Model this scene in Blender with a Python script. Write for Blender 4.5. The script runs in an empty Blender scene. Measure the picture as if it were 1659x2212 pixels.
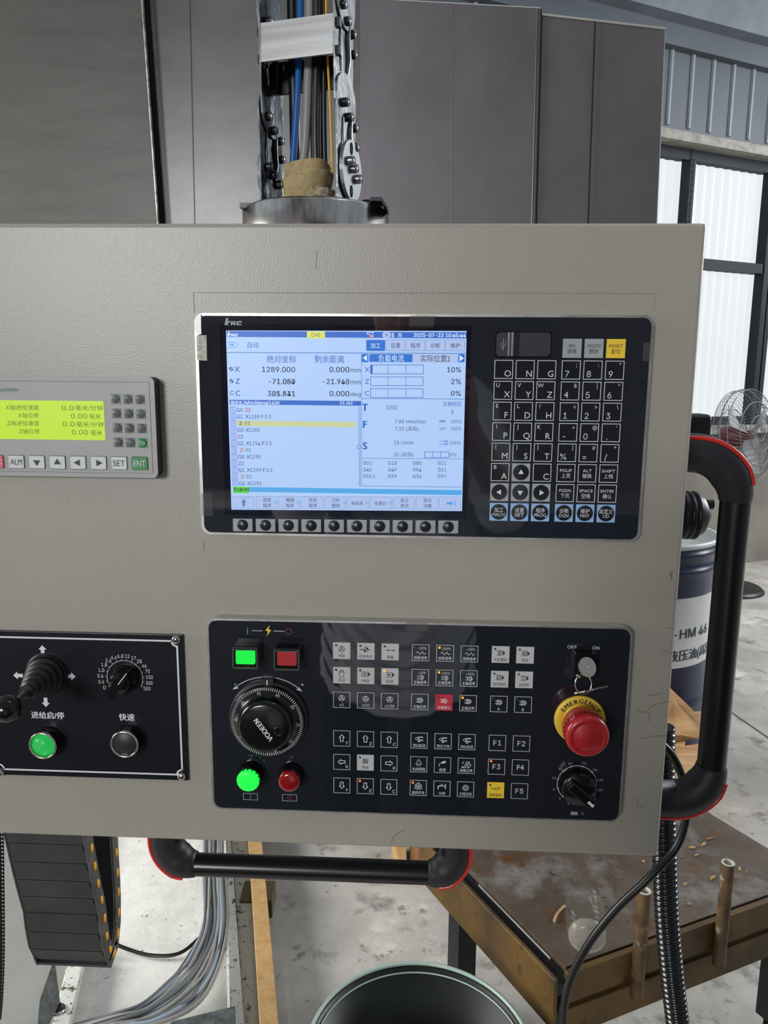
import bpy, bmesh, math, random
from mathutils import Vector, Matrix, Euler
random.seed(7)
R = math.radians
S = bpy.context.scene
COL = S.collection

# ------------------------------------------------------------------ camera
YAW, PIT, ROL, FPX, CD, CZ = R(-2.55), R(10.09), R(.477), 1655.0, .686, 1.45
fw = Vector((math.sin(YAW)*math.cos(PIT), math.cos(YAW)*math.cos(PIT), -math.sin(PIT)))
r0 = Vector((math.cos(YAW), -math.sin(YAW), 0)); u0 = r0.cross(fw)
rt = math.cos(ROL)*r0 + math.sin(ROL)*u0; up = -math.sin(ROL)*r0 + math.cos(ROL)*u0
CAM = Vector((0, -CD, CZ))
cd = bpy.data.cameras.new('camera'); cam = bpy.data.objects.new('camera', cd); COL.objects.link(cam)
cam.matrix_world = Matrix.Translation(CAM) @ Matrix((rt, up, -fw)).transposed().to_4x4()
cd.sensor_fit = 'VERTICAL'; cd.sensor_height = 36; cd.lens = 36*FPX/2212; cd.clip_start = .01; cd.clip_end = 200
S.camera = cam

# ------------------------------------------------------------------ world, lights, exposure
w = bpy.data.worlds.new('overcast'); S.world = w; w.use_nodes = True
w.node_tree.nodes['Background'].inputs[0].default_value = (.80, .90, 1.0, 1)
w.node_tree.nodes['Background'].inputs[1].default_value = .30
def area(name, loc, tgt, sx, sy, power, col=(1, 1, 1)):
    l = bpy.data.lights.new(name, 'AREA'); l.shape = 'RECTANGLE'; l.size = sx; l.size_y = sy; l.energy = power; l.color = col
    o = bpy.data.objects.new(name, l); COL.objects.link(o); o.location = loc
    o.rotation_euler = (Vector(tgt)-Vector(loc)).to_track_quat('-Z', 'Y').to_euler(); return o
area('window_light_behind', (-3.3, -8.5, 3.0), (0, 0, 1.4), 2.2, 1.5, 500, (.96, .98, 1))
area('roof_light', (.6, 1.8, 6.5), (.6, 1.8, 0), 3.4, 4.0, 330, (.97, .98, 1))
area('window_light_left', (-5.0, .55, 2.4), (-.4, 1.0, 0), 3.0, 2.0, 430, (1, .99, .96))
area('window_light_right', (5.5, 3.4, 3.2), (2.4, 2.6, 0), 3.0, 2.0, 330, (.97, .99, 1))
S.view_settings.view_transform = 'Standard'; S.view_settings.look = 'None'
S.view_settings.exposure = 0; S.view_settings.gamma = 1; S.view_settings.use_curve_mapping = False

# ------------------------------------------------------------------ helpers: rays
def ray(px, py): return (fw*FPX + rt*(px-829.5) - up*(py-1106)).normalized()
def at(px, py, Y=0.0):
    d = ray(px, py); return CAM + d*((Y-CAM.y)/d.y)
def gz(px, py, Z=0.0):
    d = ray(px, py); return CAM + d*((Z-CAM.z)/d.z)
def hit(px, py, p, n):
    d = ray(px, py); return CAM + d*((Vector(p)-CAM).dot(n)/d.dot(n))
def mpp(Y): return (CD+Y)/FPX*1.0   # metres per pixel on plane y=Y (close enough near the middle)

# ------------------------------------------------------------------ materials
def lin(c):
    return tuple(((v/255)/12.92 if v/255 <= .04045 else ((v/255+.055)/1.055)**2.4) for v in c)
MATS = {}
def mat(name, rgb, rough=.5, metal=0, emit=0, spec=.5, noise=None, bump=None, coat=0, trans=0, alpha=1, ior=1.45, rnoise=0, spots=None, aniso=0, wob=None):
    """rgb in sRGB 0-255. noise=(scale, rgb2, detail[, stretch]) mixes a second colour; bump=(scale, strength, distance)."""
    m = bpy.data.materials.new(name); m.use_nodes = True; nt = m.node_tree; N = nt.nodes; L = nt.links
    b = N['Principled BSDF']; c = lin(rgb)+(1,)
    b.inputs['Base Color'].default_value = c; b.inputs['Roughness'].default_value = rough; b.inputs['Metallic'].default_value = metal
    b.inputs['IOR'].default_value = ior; b.inputs['Specular IOR Level'].default_value = spec
    b.inputs['Coat Weight'].default_value = coat; b.inputs['Coat Roughness'].default_value = .30 if name == 'cabinet_paint' else .05
    b.inputs['Transmission Weight'].default_value = trans; b.inputs['Alpha'].default_value = alpha
    if emit: b.inputs['Emission Color'].default_value = c; b.inputs['Emission Strength'].default_value = emit
    tc = N.new('ShaderNodeTexCoord')
    def vec(st):
        mp = N.new('ShaderNodeMapping'); mp.inputs['Scale'].default_value = st; L.new(tc.outputs['Object'], mp.inputs[0]); return mp.outputs[0]
    last = None
    if noise:
        nz = N.new('ShaderNodeTexNoise'); nz.inputs['Scale'].default_value = noise[0]; nz.inputs['Detail'].default_value = noise[2]
        nz.inputs['Roughness'].default_value = .65
        L.new(vec(noise[3] if len(noise) > 3 else (1, 1, 1)), nz.inputs['Vector'])
        rp = N.new('ShaderNodeValToRGB'); rp.color_ramp.elements[0].position = .36; rp.color_ramp.elements[1].position = .66
        rp.color_ramp.elements[0].color = c; rp.color_ramp.elements[1].color = lin(noise[1])+(1,)
        L.new(nz.outputs['Fac'], rp.inputs[0]); last = rp.outputs[0]
        if rnoise:
            mr = N.new('ShaderNodeMapRange'); mr.inputs[3].default_value = rough-rnoise; mr.inputs[4].default_value = rough+rnoise
            L.new(nz.outputs['Fac'], mr.inputs[0]); L.new(mr.outputs[0], b.inputs['Roughness'])
    for sp in (spots or []):      # (scale, rgb, threshold, softness)
        n2 = N.new('ShaderNodeTexNoise'); n2.inputs['Scale'].default_value = sp[0]; n2.inputs['Detail'].default_value = 5; n2.inputs['Roughness'].default_value = .7
        L.new(vec(sp[4] if len(sp) > 4 else (1, 1, 1)), n2.inputs['Vector'])
        r2 = N.new('ShaderNodeMapRange'); r2.inputs[1].default_value = sp[2]; r2.inputs[2].default_value = sp[2]+sp[3]; r2.clamp = True
        L.new(n2.outputs['Fac'], r2.inputs[0])
        mx = N.new('ShaderNodeMix'); mx.data_type = 'RGBA'; L.new(r2.outputs[0], mx.inputs[0])
        if last: L.new(last, mx.inputs[6])
        else: mx.inputs[6].default_value = c
        mx.inputs[7].default_value = lin(sp[1])+(1,); last = mx.outputs[2]
    if last: L.new(last, b.inputs['Base Color'])
    prev = None
    for bp in ([bump] if bump else []) + ([wob] if wob else []):
        nb = N.new('ShaderNodeTexNoise'); nb.inputs['Scale'].default_value = bp[0]; nb.inputs['Detail'].default_value = 3
        L.new(vec(bp[3] if len(bp) > 3 else (1, 1, 1)), nb.inputs['Vector'])
        bm_ = N.new('ShaderNodeBump'); bm_.inputs['Strength'].default_value = bp[1]; bm_.inputs['Distance'].default_value = bp[2]
        L.new(nb.outputs['Fac'], bm_.inputs['Height'])
        if prev: L.new(prev, bm_.inputs['Normal'])
        prev = bm_.outputs[0]
    if prev:
        L.new(prev, b.inputs['Normal'])
        if name == 'cabinet_paint': L.new(prev, b.inputs['Coat Normal'])
    MATS[name] = m; return m
def em(name, rgb, k=1.0):          # a lit pixel of a screen or a lamp
    return mat(name, (0, 0, 0), rough=.25, spec=.3) if rgb is None else _em(name, rgb, k)
def _em(name, rgb, k):
    m = mat(name, rgb, rough=.35, spec=.35); b = m.node_tree.nodes['Principled BSDF']
    b.inputs['Base Color'].default_value = (.01, .01, .01, 1)
    b.inputs['Emission Color'].default_value = lin(rgb)+(1,); b.inputs['Emission Strength'].default_value = k
    return m

PAINT = mat('cabinet_paint', (150, 145, 134), rough=.42, spec=.5, coat=.42, noise=(3.0, (145, 140, 129), 4), bump=(760, .6, .00034),
            spots=[(26, (120, 113, 100), .66, .12), (90, (88, 80, 68), .735, .03)])
PAINTD = mat('cabinet_shadow_paint', (40, 40, 40), rough=.6)
FACE = mat('glossy_overlay', (31, 34, 42), rough=.03, spec=.65, wob=(13, .6, .00014))
FACE2 = mat('glossy_overlay_film', (24, 27, 33), rough=.025, spec=.8, wob=(11, .5, .00012))
BACKP = mat('black_plastic', (18, 19, 21), rough=.42)
BLKM = mat('black_matte_plastic', (22, 23, 25), rough=.5, bump=(300, .15, .0005))
BLKG = mat('black_gloss_plastic', (10, 11, 12), rough=.18)
SILV = mat('satin_aluminium', (205, 204, 200), rough=.32, metal=.85, noise=(40, (170, 168, 162), 4))
GREYINK = mat('grey_ink', (150, 152, 156), rough=.5)
WHITEINK = mat('white_ink', (205, 206, 208), rough=.5)
DARKINK = mat('dark_ink', (38, 38, 42), rough=.5)
KEYGREY = mat('key_grey', (152, 154, 156), rough=.42)
KEYLIGHT = mat('key_pale_grey', (176, 177, 174), rough=.42)
KEYYEL = mat('key_yellow', (226, 190, 52), rough=.4)
KEYBLUE = mat('key_blue', (140, 174, 214), rough=.4)
KEYRED = mat('key_red', (178, 44, 58), rough=.35)
KEYDARK = mat('key_dark', (26, 29, 35), rough=.06, spec=.65)
KEYDOME = mat('dome_dark', (34, 35, 38), rough=.25, bump=(900, .3, .0006))
LEDON = _em('led_amber', (255, 170, 40), 1.6)
LEDON2 = _em('led_orange', (255, 120, 30), 1.5)
LEDOFF = mat('led_off', (60, 60, 62), rough=.2)
GREENLIT = _em('green_lamp_lit', (20, 240, 70), 1.25)
GREENSOFT = _em('green_lamp_soft', (28, 185, 80), .9)
REDP = mat('red_plastic', (168, 24, 30), rough=.25)
REDLENS = mat('red_lens', (126, 10, 16), rough=.15, coat=.5)
REDSQ = _em('red_button', (176, 44, 50), .75)
ESTOP = mat('emergency_red', (158, 26, 30), rough=.33, coat=.2, noise=(30, (140, 22, 28), 3))
YELP = mat('yellow_plastic', (214, 178, 46), rough=.4, noise=(12, (190, 160, 60), 3))
TRANSP = mat('clear_cover', (20, 24, 22), rough=.08, alpha=.10, spec=.3)
CHROME = mat('chrome', (206, 198, 184), rough=.16, metal=1)
STEELB = mat('bright_galvanised_steel', (164, 166, 168), rough=.24, metal=.95, noise=(28, (112, 114, 118), 4), bump=(35, .25, .004))
STEEL = mat('machined_steel', (214, 212, 208), rough=.2, metal=1, noise=(30, (120, 104, 96), 5, (1, 1, .25)), rnoise=.12)
ALU = mat('aluminium_bar', (160, 160, 160), rough=.4, metal=.7, noise=(14, (138, 138, 138), 4, (.15, 1, 9)))
BLKSTEEL = mat('black_oxide_steel', (40, 41, 44), rough=.34, metal=.5)
RUBBER = mat('soft_grip_rubber', (30, 31, 35), rough=.5, bump=(800, .1, .0004))
GRIP = mat('anodised_grip', (14, 15, 19), rough=.28)
REDLINE = mat('red_trim', (196, 40, 34), rough=.3, coat=.3)
CABLEB = mat('black_cable', (20, 20, 22), rough=.35)
CABLEG = mat('grey_cable', (134, 132, 128), rough=.4)
CABLEBL = mat('blue_cable', (24, 84, 150), rough=.3)
CABLEY = mat('yellow_cable', (196, 144, 36), rough=.4)
CABLEGR = mat('green_cable', (60, 92, 70), rough=.4)
CLOTH = mat('dirty_wrap', (150, 134, 96), rough=.85, noise=(22, (112, 96, 62), 6), spots=[(34, (196, 188, 170), .55, .1), (60, (60, 48, 34), .62, .08)], bump=(160, .5, .002))
SHEETL = mat('brushed_sheet_left', (70, 67, 64), rough=.42, metal=.35, noise=(9, (62, 59, 56), 6, (.5, 1, 3)), bump=(60, .05, .002, (.4, 1, 4)))
SHEETC = mat('brushed_sheet_middle', (92, 91, 89), rough=.34, metal=.6, noise=(7, (84, 84, 83), 5, (1, 1, 2)))
SHEETR = mat('dark_sheet_right', (98, 95, 98), rough=.4, metal=.4, noise=(5, (88, 85, 88), 5, (1, 1, .6)))
EDGE = mat('bare_sheet_edge', (190, 188, 182), rough=.35, metal=.7)
BLACKGAP = mat('black_gap', (14, 13, 13), rough=.8)
CORR = mat('corrugated_cladding', (76, 83, 91), rough=.55, noise=(2.2, (68, 75, 82), 4))
CORRL = mat('cladding_rib', (122, 129, 137), rough=.5)
GUTTER = mat('eave_steel', (96, 104, 112), rough=.5, noise=(3, (112, 120, 128), 3))
WINFR = mat('window_frame_paint', (18, 24, 33), rough=.6, spec=.25)
SILL = mat('dusty_ledge', (146, 144, 136), rough=.7, noise=(14, (112, 110, 103), 4))
WALLM = mat('stained_render', (118, 113, 106), rough=.85, noise=(1.6, (92, 87, 81), 6))
PANE = _em('backlit_fibreglass', (232, 238, 240), .98)
FLOORM = mat('concrete_floor', (178, 174, 167), rough=.6, noise=(2.3, (136, 132, 126), 9), rnoise=.1,
             spots=[(5.5, (104, 100, 95), .56, .14), (1.6, (206, 200, 190), .55, .12), (30, (52, 48, 43), .69, .03), (13, (120, 116, 110), .6, .06)], bump=(14, .15, .01))
SLABM = mat('pale_speckled_concrete', (226, 224, 217), rough=.6, noise=(9, (204, 202, 195), 7), spots=[(55, (84, 80, 72), .635, .05), (16, (222, 220, 214), .52, .1)], bump=(30, .3, .006))
RAILM = mat('flaking_white_paint', (196, 196, 188), rough=.5, spots=[(40, (84, 80, 68), .57, .05), (90, (60, 58, 50), .61, .04)], bump=(60, .3, .003))
BASEM = mat('machine_base_grey', (136, 137, 132), rough=.45, noise=(3, (128, 129, 124), 3))
PLATEM = mat('pitted_grey_steel', (100, 106, 106), rough=.5, metal=.3, noise=(40, (60, 62, 60), 5))
WOOD = mat('pine_wood', (172, 142, 98), rough=.7, noise=(9, (160, 122, 72), 5, (5, 5, .7)), spots=[(20, (120, 84, 44), .66, .08)])
WOODB = mat('pallet_wood', (186, 152, 112), rough=.75, noise=(7, (150, 112, 72), 5, (.6, 5, 3)), spots=[(16, (104, 76, 48), .64, .1)])
TROLT = mat('worn_highlit_steel_deck', (112, 100, 90), rough=.34, metal=.4, noise=(5, (84, 70, 58), 7), rnoise=.1, spots=[(6, (142, 138, 134), .52, .16), (11, (104, 70, 40), .57, .1), (26, (60, 50, 42), .64, .05), (110, (196, 190, 180), .69, .03)])  # pale spots paint highlights into the deck colour, brown ones are rust
TROLY = mat('rusty_yellow_paint', (92, 68, 28), rough=.5, noise=(7, (58, 42, 22), 6), spots=[(22, (48, 34, 20), .58, .1)])
RUST = mat('rusty_pipe', (98, 76, 46), rough=.6, noise=(30, (62, 44, 28), 5), spots=[(24, (150, 146, 128), .6, .1)])
DRUMB = mat('drum_blue', (14, 22, 54), rough=.28, noise=(4, (19, 29, 66), 3))
DRUMW = mat('drum_white', (206, 208, 206), rough=.4, noise=(4, (190, 192, 192), 4))
BUCKG = mat('bucket_dark_green', (9, 13, 12), rough=.45, noise=(6, (13, 20, 18), 4))
BUCKR = mat('bucket_rim_green', (150, 168, 158), rough=.35)
ZIP = mat('orange_plastic', (226, 160, 48), rough=.4)
CHAINP = mat('chain_nylon', (34, 36, 37), rough=.45, noise=(12, (44, 46, 46), 4))
CHAINF = mat('dusty_chain_flank', (84, 82, 78), rough=.6, noise=(20, (60, 59, 57), 4))
FANW = mat('fan_wire', (96, 98, 102), rough=.4, metal=.3)
FANR = mat('fan_motor_red', (78, 30, 34), rough=.5)
BLADE = mat('fan_blade_grey', (150, 152, 154), rough=.35, metal=.4)
TERMG = mat('terminal_grey', (158, 158, 156), rough=.45, noise=(6, (150, 150, 148), 3))
TERMK = mat('terminal_white_key', (196, 198, 196), rough=.35)
TERMD = mat('terminal_grey_key', (112, 114, 116), rough=.3, noise=(60, (90, 92, 94), 3))
TERMGR = mat('terminal_green_key', (52, 128, 74), rough=.35)
TERMP = mat('terminal_pink_key', (206, 84, 100), rough=.4)
LCDG = _em('lcd_backlight_green', (188, 226, 40), .95)
LCDT = mat('lcd_segment_ink', (84, 108, 26), rough=.5)
PLATE = mat('engraved_black_plate', (18, 21, 26), rough=.3, spec=.35, wob=(40, .04, .002))
SCRAP = mat('peeled_film', (226, 226, 216), rough=.3)
FILM = mat('clear_tape', (110, 110, 106), rough=.12, alpha=.16)
PENCIL = mat('pencil_line', (120, 115, 105), rough=.8)
SHIRT = mat('pale_grey_shirt', (214, 216, 222), rough=.9)
SKIN = mat('skin', (170, 122, 96), rough=.6)
BOTTLE = mat('clear_bottle', (120, 122, 120), rough=.04, alpha=.08, spec=.9)
LIQ = mat('bottle_base_white', (190, 186, 170), rough=.2, alpha=.3)

# ------------------------------------------------------------------ mesh builder
class MB:
    def __init__(s): s.v = []; s.f = []; s.m = []; s.ms = []; s.sm = []
    def mi(s, m):
        if m not in s.ms: s.ms.append(m)
        return s.ms.index(m)
    def add(s, vs, fs, m, smooth=False):
        o = len(s.v); s.v += [tuple(v) for v in vs]; k = s.mi(m)
        for f in fs: s.f.append(tuple(i+o for i in f)); s.m.append(k); s.sm.append(smooth)
    def box(s, x0, x1, y0, y1, z0, z1, m, M=None):
        vs = [Vector((x, y, z)) for z in (z0, z1) for y in (y0, y1) for x in (x0, x1)]
        if M: vs = [M @ v for v in vs]
        s.add(vs, [(0, 2, 3, 1), (4, 5, 7, 6), (0, 1, 5, 4), (2, 6, 7, 3), (0, 4, 6, 2), (1, 3, 7, 5)], m)
    def hexa(s, bot, top, m):       # two quads, same order
        s.add(list(bot)+list(top), [(3, 2, 1, 0), (4, 5, 6, 7), (0, 1, 5, 4), (1, 2, 6, 5), (2, 3, 7, 6), (3, 0, 4, 7)], m)
    def prism(s, pts, y0, y1, m, ms=None, M=None):   # pts: (x,z) outline, counter-clockwise seen from -y; front y0 < y1
        n = len(pts); vs = [Vector((p[0], y0, p[1])) for p in pts]+[Vector((p[0], y1, p[1])) for p in pts]
        if M: vs = [M @ v for v in vs]
        s.add(vs, [tuple(range(n)), tuple(range(2*n-1, n-1, -1))], m)
        s.add(vs, [(i+n, (i+1) % n+n, (i+1) % n, i) for i in range(n)], ms or m)
    def flat(s, pts, y, m):
        s.add([(p[0], y, p[1]) for p in pts], [tuple(range(len(pts)))], m)
    def ringface(s, outer, inner, y, m):
        n = len(outer); s.add([(p[0], y, p[1]) for p in outer]+[(p[0], y, p[1]) for p in inner],
              [(i, (i+1) % n, (i+1) % n+n, i+n) for i in range(n)], m)
    def lathe(s, prof, m, M=None, n=32, cap0=False, cap1=False, smooth=True):   # prof [(r, h)], axis local Z
        vs = []
        for r, h in prof:
            for k in range(n): a = 2*math.pi*k/n; vs.append(Vector((r*math.cos(a), r*math.sin(a), h)))
        if M: vs = [M @ v for v in vs]
        fs = [(j*n+k, j*n+(k+1) % n, (j+1)*n+(k+1) % n, (j+1)*n+k) for j in range(len(prof)-1) for k in range(n)]
        s.add(vs, fs, m, smooth)
        if cap0: s.add(vs[:n], [tuple(range(n-1, -1, -1))], m)
        if cap1: s.add(vs[-n:], [tuple(range(n))], m)
    def tube(s, pts, r, m, n=10, caps=True, smooth=True, closed=False):
        pts = [Vector(p) for p in pts]; rs = r if isinstance(r, (list, tuple)) else [r]*len(pts)
        vs = []; prevn = None; N = len(pts)
        for i, p in enumerate(pts):
            if closed: t = (pts[(i+1) % N]-pts[i-1])
            else: t = (pts[min(i+1, N-1)]-pts[max(i-1, 0)])
            t = t.normalized()
            if prevn is None:
                a = Vector((0, 0, 1)) if abs(t.z) < .9 else Vector((1, 0, 0)); nn = t.cross(a).normalized()
            else:
                nn = (prevn-t*prevn.dot(t)).normalized()
            prevn = nn; b = t.cross(nn)
            for k in range(n): a = 2*math.pi*k/n; vs.append(p+(nn*math.cos(a)+b*math.sin(a))*rs[i])
        J = N if closed else N-1
        fs = [(j*n+k, j*n+(k+1) % n, ((j+1) % N)*n+(k+1) % n, ((j+1) % N)*n+k) for j in range(J) for k in range(n)]
        s.add(vs, fs, m, smooth)
        if caps and not closed: s.add(vs[:n], [tuple(range(n-1, -1, -1))], m); s.add(vs[-n:], [tuple(range(n))], m)
    def stroke(s, pts, wd, y, m, closed=False):        # flat line in the panel plane
        P = [Vector((p[0], p[1])) for p in pts]; N = len(P)
        rngs = range(N if closed else N-1)
        for i in rngs:
            a = P[i]; b = P[(i+1) % N]; d = b-a
            if d.length < 1e-7: continue
            d.normalize(); n_ = Vector((-d.y, d.x))*wd/2; e = d*min(wd*.35, (b-a).length*.12+wd*.12)
            q = [a-e-n_, b+e-n_, b+e+n_, a-e+n_]
            s.flat(q, y-(i % 2)*.00002, m)
    def build(s, name, parent=None, kind=None, bevel=0, loc=None):
        me = bpy.data.meshes.new(name)
        org = Vector(loc) if loc is not None else Vector((0, 0, 0))
        me.from_pydata([tuple(Vector(v)-org) for v in s.v], [], s.f)
        for m in s.ms: me.materials.append(m)
        me.polygons.foreach_set('material_index', s.m); me.polygons.foreach_set('use_smooth', s.sm); me.update()
        o = bpy.data.objects.new(name, me); COL.objects.link(o)
        if parent is not None:
            o.parent = parent
            po = Vector((0, 0, 0)); q = parent
            while q is not None: po += q.location; q = q.parent
            o.location = org-po
        else: o.location = org
        if kind: o['kind'] = kind
        if bevel:
            md = o.modifiers.new('bevel', 'BEVEL'); md.width = bevel; md.segments = 3; md.limit_method = 'ANGLE'; md.angle_limit = R(40)
        return o
def tag(o, label, cat, group=None):
    o['label'] = label; o['category'] = cat
    if group: o['group'] = group
    return o
def thing(name, loc, label, cat, group=None):
    o = bpy.data.objects.new(name, None); o.empty_display_size = .05; COL.objects.link(o); o.location = loc
    return tag(o, label, cat, group)
def rrect(x0, x1, z0, z1, r, n=6):
    pts = []
    for cx, cz, a0 in ((x1-r, z1-r, 0), (x0+r, z1-r, 90), (x0+r, z0+r, 180), (x1-r, z0+r, 270)):
        for k in range(n+1): a = R(a0+90*k/n); pts.append((cx+r*math.cos(a), cz+r*math.sin(a)))
    return pts
def circ(cx, cz, r, n=28, a0=0, a1=360):
    return [(cx+r*math.cos(R(a0+(a1-a0)*k/n)), cz+r*math.sin(R(a0+(a1-a0)*k/n))) for k in range(n + (0 if a1-a0 == 360 else 1))]
AXY = Matrix.Rotation(R(90), 4, 'X')          # local Z -> world -Y (towards the viewer)
def out(p): return Matrix.Translation(p) @ AXY  # axis out of the panel

# ------------------------------------------------------------------ text
_tc = {}
PLAIN = tuple('ABCDEFGHIJKLMNOPQRSTUVWXYZ')+('BS', 'PGUP', 'ALT', 'SHIFT', 'PGDN', 'SPACE', 'MACH', 'SET', 'MNT', 'UD', 'ALM', 'ENT', 'CLR')+('4', 'D', 'R', 'Q', 'F4', 'DELETE', 'RESET', 'MDI', 'PROG', 'DGN', 'ENTER')   # drawn with the built-in face
try: FONT = bpy.data.fonts.load(bpy.utils.system_resource('DATAFILES', path='fonts')+'/Inter.woff2')   # Blender's own bundled interface font
except Exception: FONT = None
def glyphs(s):
    if s in _tc: return _tc[s]
    c = bpy.data.curves.new('t', 'FONT'); c.body = s; c.resolution_u = 3; c.font = (FONT if FONT and not iscjk(s) and s not in PLAIN else c.font); o = bpy.data.objects.new('t', c)
    me = bpy.data.meshes.new_from_object(o)
    vs = [(v.co.x, v.co.y) for v in me.vertices]; fs = [tuple(p.vertices) for p in me.polygons]
    bpy.data.objects.remove(o); bpy.data.meshes.remove(me)
    _tc[s] = (vs, fs); return _tc[s]
def iscjk(s): return any(ord(ch) > 0x2e80 for ch in s)
def text(mb, s, p, h, y, m, align='c', w=None, rot=0, bold=0, cap=None):
    """p=(x,z) centre-height anchor in metres; h = cap height (latin) or glyph height (CJK) in metres."""
    vs, fs = glyphs(s)
    if not vs: return
    xs = [v[0] for v in vs]; x0, x1 = min(xs), max(xs)
    if iscjk(s): k = h/.86; yc = .375
    else:
        cv = glyphs('H' if s in PLAIN else 'HH')[0]; ch = max(v[1] for v in cv); k = h/ch; yc = ch/2
        if s in '-_.,^"\'*:;|\\': yc = ch/2
    kx = k if w is None or len(s) < 2 else w/(x1-x0)
    ax = {'l': x0, 'c': (x0+x1)/2, 'r': x1}[align]
    ca, sa = math.cos(rot), math.sin(rot)
    offs = [(0, 0)] if not bold else [(-bold, 0), (bold, 0), (0, bold*.6)]
    for i, (dx, dz) in enumerate(offs):
        o = []
        for vx, vy in vs:
            a = (vx-ax)*kx+dx; b = (vy-yc)*k+dz
            o.append((p[0]+a*ca-b*sa, y-i*.00001, p[1]+a*sa+b*ca))
        mb.add(o, fs, m)

# =================================================================== SETTING
WP = gz(1659, 1210, 0); WT = Vector((.89, .456, 0)).normalized(); WN = Vector((WT.y, -WT.x, 0))   # faces the room
def wl(px, py):                      # pixel -> (s, z) on the back wall
    q = hit(px, py, WP, WN); return (q-WP).dot(WT), q.z
def wpt(s_, z, off=0): return WP+WT*s_+Vector((0, 0, z-WP.z))+WN*off
def wbox(mb, s0, s1, z0, z1, o0, o1, m):
    mb.hexa([wpt(s0, z0, o1), wpt(s1, z0, o1), wpt(s1, z0, o0), wpt(s0, z0, o0)], [wpt(s0, z1, o1), wpt(s1, z1, o1), wpt(s1, z1, o0), wpt(s0, z1, o0)], m)
mb = MB(); mb.add([(-9, -9, 0), (9, -9, 0), (9, 12, 0), (-9, 12, 0)], [(0, 1, 2, 3)], FLOORM); mb.build('floor', kind='structure')
mb = MB()                             # a straight saw joint in the floor
a, b = gz(1574, 1535), gz(1700, 1622); d = (b-a).normalized(); n_ = Vector((-d.y, d.x, 0))*.004
a -= d*1.2; b += d*2
mb.add([a-n_+Vector((0, 0, .0015)), b-n_+Vector((0, 0, .0015)), b+n_+Vector((0, 0, .0015)), a+n_+Vector((0, 0, .0015))], [(0, 1, 2, 3)], mat('joint_dark', (92, 88, 82), rough=.9)); mb.build('trim_1', kind='structure')

zs = wl(1590, 917)[1]                # sill height
zt = wl(1590, 362)[1]                # window head
ze = wl(1500, 70)[1]                 # eave
zm0, zm1 = wl(1600, 588)[1], wl(1600, 567)[1]
mb = MB(); wbox(mb, -9, 5, 0, zs-.06, -.2, 0, WALLM); wall = mb.build('wall_back', kind='structure')
mb = MB(); wbox(mb, -9, 5, zt+.12, ze+.5, -.12, -.02, CORR); cl = mb.build('cladding', wall)
sr0, sr1 = wl(1450, 200)[0], wl(1628, 200)[0]; step = (sr1-sr0)/4
mb = MB()
for k in range(-8, 10):
    s_ = sr0+k*step; mb = MB(); z0 = zt+.2; z1 = ze-.12
    mb.hexa([wpt(s_-.016, z0, -.03), wpt(s_-.008, z0, -.004), wpt(s_+.008, z0, -.004), wpt(s_+.016, z0, -.03)],
            [wpt(s_-.016, z1, -.03), wpt(s_-.008, z1, -.004), wpt(s_+.008, z1, -.004), wpt(s_+.016, z1, -.03)], CORRL); mb.build('rib', wall)
mb = MB(); wbox(mb, -9, 5, zt+.07, zt+.13, -.02, .12, SILL); mb.build('ledge', wall)
mb = MB(); wbox(mb, -9, 5, zs-.06, zs, -.1, .09, SILL); mb.build('window_sill', wall)
mb = MB(); wbox(mb, -9, 5, ze, ze+.26, -.02, .16, GUTTER); wbox(mb, -9, 5, ze-.13, ze, -.02, .05, CORR); wbox(mb, -9, 5, ze+.26, ze+.30, -.05, .22, SILL); mb.build('trim_2', kind='structure')
mb = MB()
mb.add([wpt(-9, ze+.3, .1), wpt(5, ze+.3, .1), wpt(5, ze+1.5, 4.0), wpt(-9, ze+1.5, 4.0)], [(0, 1, 2, 3)], _em('backlit_roof_sheet', (172, 184, 194), .9))
ceil = mb.build('ceiling', kind='structure')
for k in range(14):
    mb = MB(); s_ = -6+k*.7
    mb.add([wpt(s_-.02, ze+.29, .1), wpt(s_+.02, ze+.29, .1), wpt(s_+.02, ze+1.49, 4.0), wpt(s_-.02, ze+1.49, 4.0)], [(0, 1, 2, 3)], GUTTER); mb.build('rib', ceil)
mb = MB(); mb.box(-9, 9, -9.2, -9, 0, 7.5, WALLM); mb.build('wall_front', kind='structure')
# windows: dark frame with corrugated backlit sheets
sA, sB0, sB1, sC0, sC1 = wl(1380, 480)[0], wl(1479, 440)[0], wl(1490, 440)[0], wl(1628, 760)[0], wl(1649, 760)[0]
sD = sC1+(sC0-sB1)
def pane(parent, s0, s1, z0, z1):
    n = max(6, int((s1-s0)/.075)); mb = MB()
    for k in range(n*2):
        a = s0+(s1-s0)*k/(2*n); b = s0+(s1-s0)*(k+1)/(2*n); oa = -.07 if k % 2 else -.055; ob = -.055 if k % 2 else -.07
        mb.add([wpt(a, z0, oa), wpt(b, z0, ob), wpt(b, z1, ob), wpt(a, z1, oa)], [(0, 1, 2, 3)], PANE)
    return mb.build('pane', parent)
for i, (a, b) in enumerate(((sB0-(sC0-sB1), sB0), (sB1, sC0), (sC1, sD))):
    mb = MB(); wbox(mb, a-.035, b+.035, zs, zs+.06, -.08, 0, WINFR); wbox(mb, a-.035, b+.035, zt, zt+.07, -.08, 0, WINFR); wbox(mb, a-.035, b+.035, zm0, zm1, -.08, .02, WINFR)
    fw_ = .03 if i < 1 else .05
    wbox(mb, b, b+fw_, zs, zt, -.08, .03, WINFR); wbox(mb, a-.04, a, zs, zt, -.08, .03, WINFR)
    wn = mb.build('window_%d' % (i+1), kind='structure')
    pane(wn, a, b, zs+.06, zm0); pane(wn, a, b, zm1, zt)

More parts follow.
